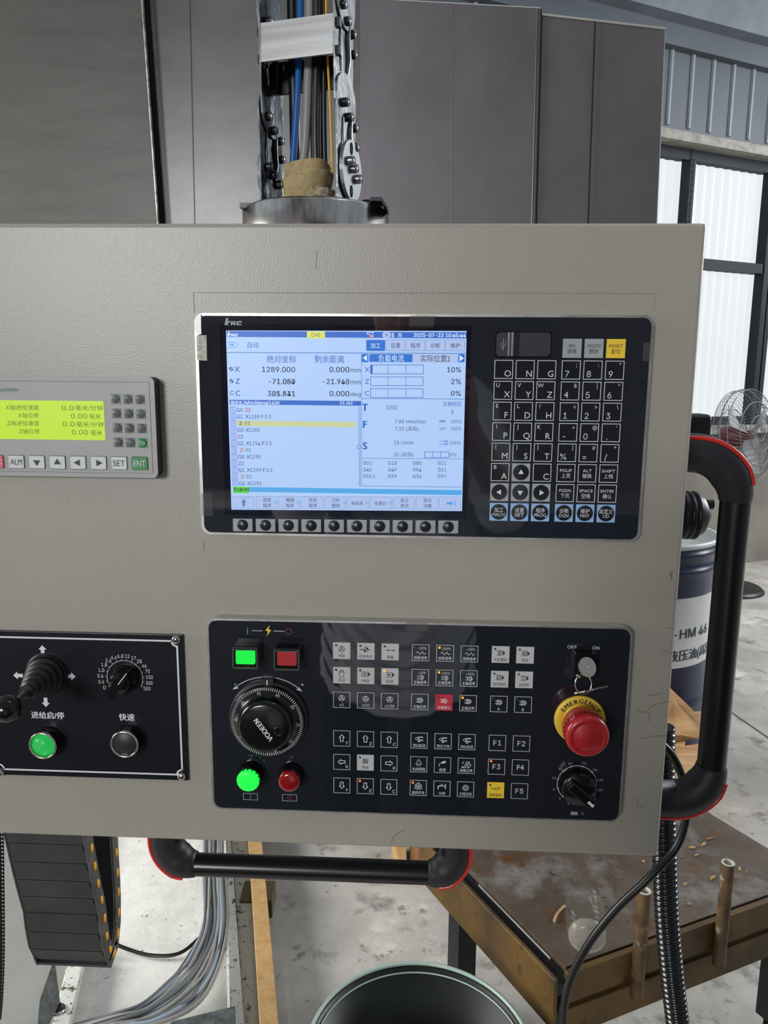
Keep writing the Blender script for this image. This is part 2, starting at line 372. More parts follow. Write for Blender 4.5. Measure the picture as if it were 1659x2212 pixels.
# =================================================================== MACHINE GUARD (sheets behind)
GY = 1.75
def sheet(mb, x0, x1, z0, z1, y0, m, th=.004, skew0=0, skew1=0):
    mb.hexa([(x0-skew0, y0, z0), (x1-skew1, y0, z0), (x1-skew1, y0+th, z0), (x0-skew0, y0+th, z0)], [(x0, y0, z1), (x1, y0, z1), (x1, y0+th, z1), (x0, y0+th, z1)], m)
gd = thing('machine_guard', (0, GY, 0), 'tall sheet metal machine guard of dark overlapping panels standing behind the control cabinet', 'machine guard')
def gpanel(pa, pb, pc, pd, Y, m, th=.006, name='sheet_panel'):     # four pixels (tl, tr, br, bl) carried down to near the floor
    tl, tr, br, bl = [at(q[0], q[1], Y) for q in (pa, pb, pc, pd)]
    def ext(t, b_): d_ = (b_-t); k = (t.z-.04)/(-d_.z); return t+d_*k
    br2, bl2 = ext(tr, br), ext(tl, bl); off = Vector((0, th, 0)); mb = MB()
    mb.hexa([bl2, br2, br2+off, bl2+off], [tl, tr, tr+off, tl+off], m); return mb.build(name, gd)
gpanel((-500, -420), (296, -120), (341, 480), (-430, 480), GY-.02, SHEETL)
gpanel((296, -100), (780, -60), (780, 480), (343, 480), GY+.03, SHEETC)
gpanel((778, -4), (1167, 18), (1155, 480), (778, 480), GY+.026, SHEETR)
gpanel((1169, 30), (1438, 61), (1419, 480), (1157, 480), GY+.034, SHEETR)
# rolled edge of the left sheet, seams, flange strip
mb = MB(); a, b = at(305, -40, GY-.03), at(342, 480, GY-.03); k = (a.z-.04)/(a.z-b.z); b = a+(b-a)*k; mb.tube([a, b], .0042, mat('rolled_edge_steel', (150, 148, 142), rough=.4, metal=.6, noise=(6, (70, 68, 66), 4, (1, 1, 4))), n=8); mb.build('rolled_edge', gd)
mb = MB(); a, b = at(313, -40, GY+.02), at(350, 480, GY+.02); b = a+(b-a)*((a.z-.04)/(a.z-b.z)); mb.tube([a+Vector((-.004, 0, 0)), b+Vector((-.004, 0, 0))], .010, BLACKGAP, n=6); mb.build('seam', gd)
for (p0, p1, m_, r_) in (((1169, 20), (1157, 480), BLACKGAP, .003), ((1161, 20), (1149, 480), SHEETC, .0022), ((1285, 47), (1270, 480), BLACKGAP, .0022), ((978, 10), (974, 480), SHEETR, .0008), ((408, -60), (420, 480), SHEETC, .0008)):
    mb = MB(); a, b = at(p0[0], p0[1], GY+.026), at(p1[0], p1[1], GY+.026); b = a+(b-a)*((a.z-.04)/(a.z-b.z)); mb.tube([a, b], r_, m_, n=6); mb.build('seam', gd)
mb = MB(); mb.tube([at(1169, 31, GY+.03), at(1438, 62, GY+.03)], .0035, EDGE, n=6); mb.tube([at(780, -3, GY+.03), at(1167, 18, GY+.03)], .003, EDGE, n=6); mb.build('top_edge', gd)
mb = MB(); a, b = at(1437, 62, GY+.034), at(1419, 480, GY+.034); b = a+(b-a)*((a.z-.04)/(a.z-b.z)); mb.tube([a, b], .0012, SHEETR, n=6); mb.build('side_edge', gd)

# =================================================================== CONTROL CABINET
XR, ZT, ZB = .2392, 1.5785, .991
cab = thing('control_cabinet', (-.16, .08, ZB), 'beige textured control cabinet carrying the screen and the button panels', 'control cabinet')
mb = MB(); mb.box(-.60, XR, 0, .15, ZB, ZT, PAINT); mb.build('front_case', cab, bevel=.004)
mb = MB(); mb.box(-.5, XR+.010, .14, .24, ZB+.30, ZT-.10, BACKP); mb.build('rear_box', cab, bevel=.006)
mb = MB()
for (p, q) in (((418, 632), (1417, 634)), ((418, 632), (420, 676)), ((1417, 634), (1412, 668)), ((684, 541), (683, 582)), ((440, 1170), (441, 1190))):
    a, b = at(*p), at(*q); mb.stroke([(a.x, a.z), (b.x, b.z)], .0003, -.0004, PENCIL)
mb.build('pencil_line', cab)
def scuff(pts, wd=.0004):
    mb = MB(); q = [at(*p) for p in pts]; mb.stroke([(a.x, a.z) for a in q], wd, -.0004, mat('scuff_brown', (96, 84, 68), rough=.8) if 'scuff_brown' not in MATS else MATS['scuff_brown']); return mb
for pts in ([(1395, 1505), (1420, 1499), (1427, 1497)], [(1398, 1533), (1415, 1522), (1440, 1515), (1450, 1514)], [(1375, 1537), (1400, 1538), (1404, 1560)], [(1384, 1595), (1410, 1590), (1440, 1589)],
            [(1376, 1722), (1378, 1738), (1392, 1745)], [(1446, 1243), (1449, 1235), (1450, 1252), (1453, 1230)], [(1440, 1356), (1460, 1358)], [(1430, 1398), (1440, 1408), (1455, 1410)], [(845, 1822), (850, 1806), (866, 1796), (875, 1794)], [(1458, 1295), (1466, 1297)]):
    scuff(pts).build('scuff_mark', cab)

def ptc(px, py, Y):
    q = at(px, py, Y); return (q.x, q.z)

# =================================================================== CNC DISPLAY UNIT
YH = -.006
hu = thing('display_unit', (.0, 0, 1.404), 'black glass display unit with colour screen and letter keys in a thin silver frame', 'control panel')
x0, x1, z0, z1 = -.1985, .1985, 1.3055, 1.5025
a = at(418, 676, YH); b = at(1414, 681, YH); c = at(437, 1157, YH); d = at(1384, 1168, YH)
x0, x1, z0, z1 = (a.x+c.x)/2, (b.x+d.x)/2, (c.z+d.z)/2, (a.z+b.z)/2
mb = MB(); mb.prism(rrect(x0, x1, z0, z1, .0085), YH, -.0002, SILV); mb.build('silver_frame', hu, bevel=.001)
mb = MB(); mb.prism(rrect(x0+.0028, x1-.0028, z0+.0022, z1-.0022, .007), YH-.0006, YH+.001, FACE); hf = mb.build('front_glass', hu)
mb = MB(); a, c = ptc(1020, 684, YH), ptc(1020, 1160, YH)
pa, pb = ptc(474, 690, YH), ptc(1004, 690, YH)
pc, pd = ptc(486, 1112, YH), ptc(1020, 1112, YH)
mb.box((pa[0]+pc[0])/2, (pb[0]+pd[0])/2, YH-.0008, YH, pc[1], pa[1]-.004, mat('screen_border_black', (14, 17, 32), rough=.03, spec=.65, wob=(13, .6, .00014))); mb.build('screen_border', hf)
# film scraps on the frame
def quadp(mb, pts, Y0, Y1, m):
    mb.prism([ptc(p[0], p[1], Y0) for p in pts], Y0, Y1, m)
mb = MB(); quadp(mb, [(434, 679), (423, 683), (419, 695), (421, 713), (428, 724), (435, 721), (434, 705)], YH-.0022, YH-.0005, SCRAP); mb.build('film_scrap', hu)
mb = MB(); quadp(mb, [(446, 724), (423, 724), (425, 778), (447, 779)], YH-.0016, YH-.0007, mat('foil_scrap', (120, 118, 92), rough=.3, alpha=.6, noise=(300, (210, 210, 190), 4))); mb.build('film_scrap', hu)
for pts in ([(940, 682), (884, 682), (883, 706), (937, 707)], [(458, 1065), (433, 1066), (436, 1115), (460, 1115)], [(1410, 740), (1390, 740), (1388, 780), (1407, 780)]):
    mb = MB(); quadp(mb, pts, YH-.0012, YH-.0007, FILM); mb.build('clear_tape', hu)
# --- screen
YS = YH-.0012
C_BG = _em('scr_bg', (172, 202, 246), 1); C_BG2 = _em('scr_bg_low', (158, 195, 244), 1); C_BLUE = _em('scr_blue', (40, 98, 196), 1); C_NAVY = _em('scr_text', (18, 34, 74), 1)
C_TB = _em('scr_textblue', (20, 86, 184), 1); C_RED = _em('scr_red', (196, 60, 66), 1); C_WH = _em('scr_white', (214, 230, 252), 1); C_BTN = _em('scr_button', (170, 190, 232), 1)
C_LINE = _em('scr_line', (70, 120, 190), 1); C_CY = _em('scr_cyan', (78, 164, 226), 1); C_GR = _em('scr_green', (92, 208, 60), 1); C_YE = _em('scr_yellow', (196, 204, 150), 1)
C_YE2 = _em('scr_yellow_tab', (216, 220, 92), 1); C_TL = _em('scr_tab_blue', (32, 108, 206), 1); C_DIM = _em('scr_numcol', (146, 172, 230), 1); C_NUM = _em('scr_numtext', (182, 204, 244), 1); C_LB = _em('scr_icon_blue', (84, 160, 226), 1)
mb = MB(); quadp(mb, [(1008, 715), (488, 714), (500, 1101), (998, 1104)][::-1], YS, YS+.0008, C_BG)
mb.f = [tuple(f) for f in mb.f]; scr = mb.build('screen', hu)
def fixorient(pts):
    a = sum(pts[i][0]*pts[(i+1) % len(pts)][1]-pts[(i+1) % len(pts)][0]*pts[i][1] for i in range(len(pts)))
    return pts if a > 0 else pts[::-1]
_q = quadp
def rectp(mb, xa, ya, xb, yb, lay, m, rr=0):      # screen rectangle given in photo pixels, measured at the screen's own row skew
    a = ptc(xa, ya, YS); b = ptc(xb, yb, YS); Y = YS-.00008*lay
    X0, X1, Z0, Z1 = min(a[0], b[0]), max(a[0], b[0]), min(a[1], b[1]), max(a[1], b[1])
    mb.flat(rrect(X0, X1, Z0, Z1, rr*mpp(YS)) if rr else [(X0, Z0), (X1, Z0), (X1, Z1), (X0, Z1)], Y, m)
def linep(mb, pts, wpx, lay, m, closed=False): mb.stroke([ptc(p[0], p[1], YS) for p in pts], wpx*mpp(YS), YS-.00008*lay, m, closed)
def framep(mb, xa, ya, xb, yb, wpx, lay, m): linep(mb, [(xa, ya), (xb, ya), (xb, yb), (xa, yb)], wpx, lay, m, True)
def tp(mb, s, px, py, hpx, m, al='l', w=None, bold=0, lay=4): text(mb, s, ptc(px, py, YS), hpx*mpp(YS), YS-.00008*lay, m, al, None if w is None else w*mpp(YS), bold=bold*mpp(YS))
def polyp(mb, pts, lay, m): mb.flat(fixorient([ptc(p[0], p[1], YS) for p in pts]), YS-.00008*lay, m)
g = MB()
# the photo shows the screen a touch skewed: x shifts right by ~3 px per 100 px down on the left, left by 2.6 on the right
rectp(g, 489, 715, 1007.5, 731, 1, C_BLUE); rectp(g, 663, 716, 702, 731, 2, C_YE2); tp(g, 'CH0', 682, 723.5, 7.5, C_NAVY, 'c', w=19)
def hnc(mb, x, y, k, m, put, lay):      # maker's mark: block H with dot, N, C
    for pts in ([(0, 14), (3, 0), (8, 0), (6, 5), (9, 8), (6, 11), (8, 14)], [(12, 14), (13, 6), (16, 6), (18, 11), (19, 6), (22, 6), (21, 14), (18, 14), (16, 10), (15, 14)], [(23, 14), (24, 7), (27, 6), (34, 6), (34, 8.5), (27, 8.5), (26.5, 11.5), (33, 11.5), (33, 14)]):
        put([(x+p[0]*k, y+p[1]*k) for p in pts], m, lay)
    put([(x+(9.5+2*math.cos(a))*k, y+(7+2*math.sin(a))*k) for a in [i*math.pi/4 for i in range(8)]], m, lay)
hnc(g, 491, 717, .68, C_WH, lambda pts, m, l: polyp(g, pts, l, m), 3)
tp(g, '英', 864, 724, 8.5, C_WH, 'c'); tp(g, '2025-07-23 10:45:44', 1006, 724.5, 7.6, C_WH, 'r', w=109, bold=.35)
linep(g, [(793, 718), (793, 722), (799, 722), (799, 728)], 1.2, 2, C_WH); linep(g, [(794, 718), (806, 718), (806, 728)], 1.2, 2, C_WH)
polyp(g, [(802+3.6*math.cos(a), 726+3.6*math.sin(a)) for a in [i*math.pi/5 for i in range(10)]], 3, C_RED); linep(g, [(800.5, 724.5), (803.5, 727.5)], .9, 4, C_WH); linep(g, [(803.5, 724.5), (800.5, 727.5)], .9, 4, C_WH)
rectp(g, 826, 717, 844, 730, 2, C_BTN, 5); linep(g, [(832, 720), (838, 727)], 1.2, 3, C_BLUE); linep(g, [(838, 720), (832, 727)], 1.2, 3, C_BLUE)
rectp(g, 846, 719, 851, 729, 2, C_BTN)
# header
linep(g, [(491, 739), (509, 739), (514, 744.5), (509, 750), (492, 750)], 1.3, 2, C_LB); linep(g, [(497, 744.5), (503, 744.5)], 3, 2, C_LB); polyp(g, [(502, 741.5), (506, 744.5), (502, 747.5)], 2, C_LB)
tp(g, '自动', 547, 745.5, 11.5, C_TB, 'c', w=24)
for i, s_ in enumerate(('加工', '设置', '程序', '诊断', '维护')):
    xa = 791+i*42.9; rectp(g, xa, 734, xa+41, 758.5, 1, C_LINE, 2); rectp(g, xa+.7, 734.7, xa+40.3, 757.8, 2, C_TL if i == 0 else C_BTN, 2)
    tp(g, s_, xa+20.5, 746.5, 10, C_WH if i == 0 else C_NAVY, 'c', w=20.5)
linep(g, [(491, 761.5), (1006, 763.5)], 1.6, 2, C_LINE)
linep(g, [(780.5, 763), (781.5, 862)], 1, 2, C_LINE); linep(g, [(781, 861), (1003, 862)], 1.2, 2, C_LINE)
tp(g, '绝对坐标', 608, 775.5, 15, C_TB, 'c', w=63); tp(g, '剩余距离', 711.5, 776, 15, C_TB, 'c', w=64)
for i, (ax, v1, v1b, v2, v2b, un) in enumerate((('X', '1289.000', None, '0.000', None, 'mm'), ('Z', '-71.059', '-71.084', '-21.948', '-21.968', 'mm'), ('C', '305.641', '321.871', '0.000', None, 'deg'))):
    y = 798+i*26; dx = i*.9
    q = (499.5+dx, y-1)
    if i < 2:
        linep(g, [(q[0]+4*math.cos(R(a)), q[1]+4*math.sin(R(a))) for a in range(0, 360, 30)], .9, 2, C_NAVY, True)
        for a0 in (0, 180): polyp(g, [q]+[(q[0]+4*math.cos(R(a0+k*15)), q[1]+4*math.sin(R(a0+k*15))) for k in range(7)], 2, C_NAVY)
    else: linep(g, [(q[0]+4*math.cos(R(a)), q[1]+4*math.sin(R(a))) for a in range(20, 340, 30)], 1.2, 2, C_NAVY)
    tp(g, ax, 512.5+dx, y-.5, 11, C_TB, 'c', bold=.25)
    tp(g, v1, 637.5, y+.5, 11, C_NAVY, 'r', w=(71, 57, 59)[i], bold=.3)
    if v1b: tp(g, v1b, 637, y+.5, 11, C_NAVY, 'r', w=(71, 57, 59)[i], bold=0, lay=5)
    tp(g, v2, 754.5, y+.5, 11, C_NAVY, 'r', w=(42, 57, 42)[i], bold=.3)
    if v2b: tp(g, v2b, 754.5, y+.5, 11, C_NAVY, 'r', w=57, lay=5)
    tp(g, un, 779.5, y+1.5, 9.5 if i < 2 else 8.6, C_NAVY, 'r', w=22)
# right column
rectp(g, 781.5, 764.5, 796, 782.5, 2, C_TL, 1.5); polyp(g, [(783.5, 773), (793, 766.5), (793, 780)], 3, C_WH)
rectp(g, 798, 764.5, 891, 782.5, 2, C_TL, 1.5); tp(g, '负载电流', 845, 774, 13.5, C_WH, 'c', w=54)
rectp(g, 892.5, 764.5, 989, 783, 1, C_BTN); tp(g, '实际位置2', 940.5, 774.5, 13.5, C_NAVY, 'c', w=62)
rectp(g, 990, 765, 1003.5, 782.5, 2, C_TL, 1.5); polyp(g, [(1002, 774), (992.5, 767), (992.5, 781)], 3, C_WH)
for i, (ax, pc_) in enumerate((('X', '10%'), ('Z', '2%'), ('C', '0%'))):
    y = 798+i*25.6; tp(g, ax, 793, y+.5, 10, C_TB, 'c'); framep(g, 800.5, y-9.5, 914.5-i*.4, y+9.5, 1.1, 2, C_TB)
    for xx in (838, 876.5): linep(g, [(xx, y-9.5), (xx, y+9.5)], .9, 2, C_TB)
    if i == 0: rectp(g, 801, y-9, 805, y+9, 2, C_BLUE)
    tp(g, pc_, 996-i*.4, y+.8, 10.5, C_NAVY, 'r', bold=.25)
# program list
rectp(g, 496, 863.5, 780, 876.5, 2, C_BLUE); tp(g, '程序名', 511, 870, 7.6, C_WH, 'c', w=24, bold=.2); tp(g, '/h/lnc8/prog/1430', 526, 869.5, 6.4, C_WH, 'l', w=78, bold=.3); tp(g, '21 /42', 748, 870.5, 6.2, C_WH, 'c', w=27, bold=.3)
polyp(g, [(496.5, 877), (509.3, 877), (514.5, 1049.5), (501.5, 1049.5)], 1, C_DIM)
rectp(g, 512, 908.5, 768, 923, 1, C_YE)
prog = ['G0 Z2', 'G1 X1289 F0.3', ' Z-93', 'G0 X1285', 'Z2', 'G1 X1294 F0.3', ' Z-93', 'G0 X1290', 'Z2', 'G1 X1299 F0.3', ' Z-93', 'G0 X1295']
for i, ln in enumerate(prog):
    y = 885.5+i*14.42; x = 511+i*.45
    tp(g, str(19+i), x-7.6, y, 7.2, C_NUM, 'c', w=9.5)
    cx = x+(4.5 if ln[0] == ' ' else 0)
    for wd in ln.split():
        wl_ = {'G0': 14, 'G1': 14, 'Z2': 12, 'Z-93': 23.5, 'F0.3': 20}.get(wd, 31.5); l0 = 6.6 if wd[0] in 'GX' else 5.6
        tp(g, wd[0], cx, y, 7.9, (C_RED if wd[0] == 'Z' and i != 2 else C_NAVY if i == 2 else C_TB), 'l', w=l0, bold=.15)
        tp(g, wd[1:], cx+l0+1.7, y, 7.9, C_NAVY, 'l', w=wl_-l0-1.7); cx += wl_+4
linep(g, [(775.5, 878), (776.5, 1050)], 1, 2, C_LINE); linep(g, [(778.5, 878), (779, 1050)], .9, 2, C_LINE); linep(g, [(781.5, 862), (781, 1051)], .8, 2, C_LINE)
polyp(g, [(771.5, 962.5), (776, 962), (780, 965.5), (776, 969), (771.5, 968.5)], 3, C_BTN); linep(g, [(771.5, 962.5), (776, 962), (780, 965.5), (776, 969), (771.5, 968.5)], .8, 4, C_TB, True)
# T F S block
for s_, y in (('T', 880), ('F', 917), ('S', 963)): tp(g, s_, 788.5, y, 14.5, C_TB, 'c', bold=.8)
tp(g, '0202', 846.5, 880, 8, C_NAVY, 'c', w=23); tp(g, '主轴档位', 997, 872.5, 9.5, C_TB, 'r', w=40); tp(g, '3', 976.5, 889.5, 8, C_NAVY, 'c')
tp(g, '7.80', 873, 910.5, 7.6, C_NAVY, 'r', w=19.5); tp(g, 'mm/min', 878, 910.5, 7.6, C_NAVY, 'l', w=41)
tp(g, '7.20', 873, 926, 7.6, C_NAVY, 'r', w=19.5); tp(g, '(实际)', 878, 926, 9, C_NAVY, 'l', w=26)
tp(g, '25', 862, 956, 7.6, C_NAVY, 'r', w=11); tp(g, 'r/min', 867, 956, 7.6, C_NAVY, 'l', w=26)
tp(g, '20', 862, 982, 7.6, C_NAVY, 'r', w=11); tp(g, '(实际)', 867, 982, 9, C_NAVY, 'l', w=26)
for x_, y_, s_ in ((996.5, 910.5, '100%'), (996, 926, '100%'), (994, 956.5, '100%'), (985.5, 982.5, '0%')): tp(g, s_, x_, y_, 7, C_NAVY, 'r', w=22.5 if len(s_) > 2 else 14)
linep(g, [(949+k*1.6, 907.5 if k % 2 == 0 else 912.5) for k in range(9)], .9, 2, C_TB); linep(g, [(949+k, 926+3*math.sin(k*.95)) for k in range(15)], .9, 2, C_TB)
for yy in (953, 959.5): linep(g, [(948.5, yy), (961, yy)], .9, 2, C_TB)
framep(g, 961, 951, 964, 961.5, .9, 2, C_TB); framep(g, 964, 952.5, 966.5, 960, .9, 2, C_TB)
framep(g, 917.5, 976, 969.5, 988.5, 1.1, 2, C_TB)
for xx in (934, 952): linep(g, [(xx, 976), (xx, 988.5)], 1, 2, C_TB)
linep(g, [(781, 990), (998.5, 991.5)], 1, 2, C_LINE); linep(g, [(781, 1050), (997, 1052)], 1, 2, C_LINE)
for r_, row in enumerate((('G01', 'G18', 'G80', 'G21'), ('G40', 'G49', 'G54', 'G61'), ('G90.1', 'G99', 'G36', 'G97'))):
    for c_, s_ in enumerate(row): tp(g, s_, (784.5, 838, 891.5, 945.5)[c_], 1000+r_*14.3, 7.6, C_NAVY, 'l', w=26 if len(s_) > 3 else 18.6)
# status bar, soft keys
rectp(g, 503.5, 1051.5, 997.5, 1069.5, 1, C_CY); rectp(g, 504, 1051, 538.5, 1065.5, 2, C_GR); tp(g, '$1RUN', 521, 1057.5, 7.6, C_NAVY, 'c', w=33, bold=.25)
soft = [None, ('选择', '程序'), ('编辑', '程序'), ('校验', '程序'), ('刀补', '磨损'), ('坐标系',), ('任意行',), ('加工', '资讯'), ('显示', '切换'), None]
for i, s_ in enumerate(soft):
    xa = 503+i*49.5; y0_ = 1071.5+i*.15; rectp(g, xa, y0_, xa+47, y0_+27.5, 1, C_LINE, 3); rectp(g, xa+.6, y0_+.6, xa+46.4, y0_+26.9, 2, C_BTN, 3)
    cx = xa+23.5; yc = y0_+14
    if s_ and len(s_) == 2: tp(g, s_[0], cx+1, yc-6, 8.6, C_NAVY, 'c', w=18); tp(g, s_[1], cx+1, yc+6, 8.6, C_NAVY, 'c', w=18)
    elif s_: tp(g, s_[0], cx-2, yc+1, 8.6, C_NAVY, 'c', w=27)
    if i in (1, 2, 4, 5, 6):
        for dy in (-2, 2): linep(g, [(xa+39.5, yc+dy-2), (xa+43, yc+dy+1), (xa+46.5, yc+dy-2)], 1.1, 3, C_LB)
    if i == 0: linep(g, [(cx-5, yc-9), (cx+5, yc-9)], 1, 3, C_LINE); polyp(g, [(cx, yc-7), (cx+6, yc), (cx-6, yc)], 3, C_LINE); rectp(g, cx-2.6, yc, cx+2.6, yc+8, 3, C_LINE)
    if i == 9: rectp(g, cx-8, yc-2.5, cx+2, yc+3, 3, C_LB); polyp(g, [(cx+1, yc-6), (cx+8, yc), (cx+1, yc+6)], 3, C_LB); linep(g, [(cx+11, yc-5), (cx+11, yc+5)], 2, 3, C_LB)
g.build('screen_graphics', scr)
# mark above the screen
g = MB(); hnc(g, 485, 687, 1.1, None, lambda pts, m, l: g.flat(fixorient([ptc(p[0], p[1], YH-.0009) for p in pts]), YH-.0009, GREYINK), 0); g.build('maker_mark', hf)
# --- letter keys
YK = YH-.0006
cxs = [ptc(p, 798+i*.6, YK)[0] for i, p in enumerate((1087.5, 1134.2, 1180.8, 1233.6, 1280.8, 1328))]
cxb = [ptc(p, 1105.5+i*.6, YK)[0] for i, p in enumerate((1077.3, 1121.5, 1166.5, 1217.5, 1262.5, 1308))]
KX = [(a+b)/2 for a, b in zip(cxs, cxb)]
zt_, zb_ = ptc(1087, 798, YK)[1], ptc(1077, 1105.5, YK)[1]; zr_ = ptc(1328, 801, YK)[1]
KZ = [zt_+(zb_-zt_)*i/7 for i in range(8)]; KS = .0080
letters = [[('O', ''), ('N', ''), ('G', ''), ('7', ';'), ('8', ':'), ('9', '"')], [('X', 'U'), ('Y', 'V'), ('Z', 'W'), ('4', '&'), ('5', '|'), ('6', '^')], [('F', 'E'), ('D', 'L'), ('H', '!'), ('1', '<'), ('2', '>'), ('3', '\\')],
           [('P', 'I'), ('Q', 'J'), ('R', 'K'), ('-', '+'), ('0', '@'), ('.', "'")], [('M', '('), ('S', ')'), ('T', '['), ('%', ']'), ('=', '#'), ('/', '*')]]
def key_base(parent, cx, cz, s_, Y, fill, frame=None, name='key', th=.0006, wl_=.0006):
    mb = MB(); mb.prism([(cx-s_, cz-s_), (cx+s_, cz-s_), (cx+s_, cz+s_), (cx-s_, cz+s_)], Y-th, Y, fill); o = mb.build(name, parent, loc=(cx, Y, cz), bevel=.0003)
    return o
def fr(mb, cx, cz, s_, Y, m, wl_=.00055):
    mb.stroke([(cx-s_+wl_/2, cz-s_+wl_/2), (cx+s_-wl_/2, cz-s_+wl_/2), (cx+s_-wl_/2, cz+s_-wl_/2), (cx-s_+wl_/2, cz+s_-wl_/2)], wl_, Y, m, True)
def hkey(ci, ri, kind, body):
    cx = KX[ci]; cz = KZ[ri] if ri >= 0 else KZ[0]-(KZ[1]-KZ[0])*1.02
    Yt = YK-.0006-.00012; fill = {'l': KEYDARK, 't': KEYDARK, 'g': KEYGREY, 'y': KEYYEL, 'a': KEYGREY, 'b': KEYBLUE}[kind]
    k = key_base(hu, cx, cz, KS, YK, fill); mb = MB()
    if kind == 'l':
        fr(mb, cx, cz, KS, Yt, WHITEINK); big, sm = body; numeric = ci > 2
        text(mb, big, (cx+(-.0032 if numeric else .0036), cz-.0034), .0052, Yt, WHITEINK, 'c')
        if sm: text(mb, sm, (cx+(.0046 if numeric else -.0044), cz+.0045), .0034, Yt, WHITEINK, 'c')
    elif kind in 'tgy':
        m_ = WHITEINK if kind == 't' else DARKINK
        if kind == 't': fr(mb, cx, cz, KS, Yt, WHITEINK)
        text(mb, body[0], (cx, cz+.0022), .0026, Yt, m_, 'c', w=min(.0118, .0026*len(body[0]))); text(mb, body[1], (cx, cz-.0024), .0038, Yt, m_, 'c', w=.0080)
    elif kind == 'a':
        mb.flat(circ(cx, cz, .0070), Yt, KEYDARK); t_ = {'u': 90, 'd': 270, 'l': 180, 'r': 0}[body]
        mb.flat([(cx+.0028*math.cos(R(t_+a)), cz+.0028*math.sin(R(t_+a))) for a in (0, 120, 240)], Yt-.00012, WHITEINK)
    else:
        mb.flat(circ(cx, cz, .0071), Yt, KEYDARK); text(mb, body[0], (cx, cz+.0019), .0040, Yt-.00012, WHITEINK, 'c', w=.0080 if len(body[0]) < 3 else .0114); text(mb, body[1], (cx, cz-.0024), .0030, Yt-.00012, WHITEINK, 'c', w=min(.0105, .0027*len(body[1])))
    mb.build('key_legend', k)
for r_, row in enumerate(letters):
    for c_, t_ in enumerate(row): hkey(c_, r_, 'l', t_)
hkey(0, 5, 'l', ('A', 'B')); hkey(1, 5, 'a', 'u'); hkey(2, 5, 'l', ('C', '')); hkey(3, 5, 't', ('PGUP', '上页')); hkey(4, 5, 't', ('ALT', '替换')); hkey(5, 5, 't', ('SHIFT', '上档'))
hkey(0, 6, 'a', 'l'); hkey(1, 6, 'a', 'd'); hkey(2, 6, 'a', 'r'); hkey(3, 6, 't', ('PGDN', '下页')); hkey(4, 6, 't', ('SPACE', '空格')); hkey(5, 6, 't', ('ENTER', '确认'))
for c_, t_ in enumerate((('加工', 'MACH'), ('设置', 'SET'), ('程序', 'PROG'), ('诊断', 'DGN'), ('维护', 'MNT'), ('自定义', 'UD'))): hkey(c_, 7, 'b', t_)
for c_, t_, k_ in ((3, ('BS', '退格'), 'g'), (4, ('DELETE', '删除'), 'g'), (5, ('RESET', '复位'), 'y')): hkey(c_, -1, k_, t_)
# soft keys under the screen
for i in range(10):
    q = ptc(524.5+i*49.3, 1134+i*.45, YK); k = MB(); k.box(q[0]-.0089, q[0]+.0089, YK-.0006, YK, q[1]-.0058, q[1]+.0058, KEYGREY); o = k.build('soft_key', hu, loc=(q[0], YK, q[1]))
    k = MB(); k.lathe([(.0052, 0), (.0050, .0006), (.0036, .0015), (.0001, .0019)], KEYDOME, out((q[0], YK-.0005, q[1])), n=24); k.build('key_dome', o)
# port cover
a, b = ptc(1070, 716, YK), ptc(1189, 773, YK)
mb = MB(); mb.box(a[0], b[0], YK-.0008, YK, b[1], a[1], BLKG); pc_ = mb.build('port_cover', hu)
mb = MB(); mb.prism(rrect(a[0]+.0015, b[0]-.001, b[1]+.001, a[1]-.001, .003), YK-.004, YK, mat('port_rubber', (40, 43, 50), rough=.38)); mb.box(a[0]+.012, a[0]+.0125, YK-.0043, YK-.0036, b[1]+.001, a[1]-.001, BLKG)
mb.build('rubber_flap', pc_, bevel=.0012)
mb = MB(); mb.lathe([(.006, -.02), (.0062, .02)], mat('port_rubber_dark', (34, 37, 43), rough=.3), Matrix.Translation((a[0]+.0155, YK-.0006, (a[1]+b[1])/2)) @ Matrix.Scale(.5, 4, (0, 0, 1)) , n=16); mb.build('hinge_roll', pc_)
mb = MB(); cx, cz = a[0]+.0068, (a[1]+b[1])/2; Y_ = YK-.0042
mb.stroke([(cx, cz-.005), (cx, cz+.005)], .0004, Y_, GREYINK); mb.stroke([(cx-.002, cz+.001), (cx-.002, cz-.0015), (cx, cz-.0035)], .0004, Y_, GREYINK); mb.stroke([(cx+.002, cz+.0025), (cx+.002, cz), (cx, cz-.002)], .0004, Y_, GREYINK); mb.build('port_symbol', pc_)

# =================================================================== OPERATION PANEL
YO = -.012
ou = thing('operation_panel', (0, 0, 1.125), 'black machine operation panel with square buttons, handwheel, stop button and knobs in a silver frame', 'control panel')
a, b, c, d = at(447, 1338, YO), at(1368, 1352, YO), at(457, 1745, YO), at(1340, 1778, YO)
x0, x1, z0, z1 = (a.x+c.x)/2, (b.x+d.x)/2, (c.z+d.z)/2, (a.z+b.z)/2
mb = MB(); mb.prism(rrect(x0, x1, z0, z1, .009), YO, -.0002, SILV, ms=PAINT); mb.build('silver_frame', ou, bevel=.001)
mb = MB(); mb.prism(rrect(x0+.0022, x1-.0022, z0+.0018, z1-.0018, .0078), YO-.0006, YO+.001, FACE2); of = mb.build('front_overlay', ou)
mb = MB(); quadp(mb, [(924, 1342), (878, 1341), (878, 1362), (924, 1363)], YO-.0012, YO-.0007, FILM); mb.build('clear_tape', ou)
YB = YO-.0006
OX = [ptc(p, 1405+i*1.75, YB)[0] for i, p in enumerate((738.7, 790.6, 842.6, 908.7, 961, 1013.6, 1080.5, 1133.5))]
OXb = [ptc(p, 1696+i*1.75, YB)[0] for i, p in enumerate((738, 789, 840, 903.5, 955, 1006, 1071, 1122.3))]
OX = [(p+q)/2 for p, q in zip(OX, OXb)]
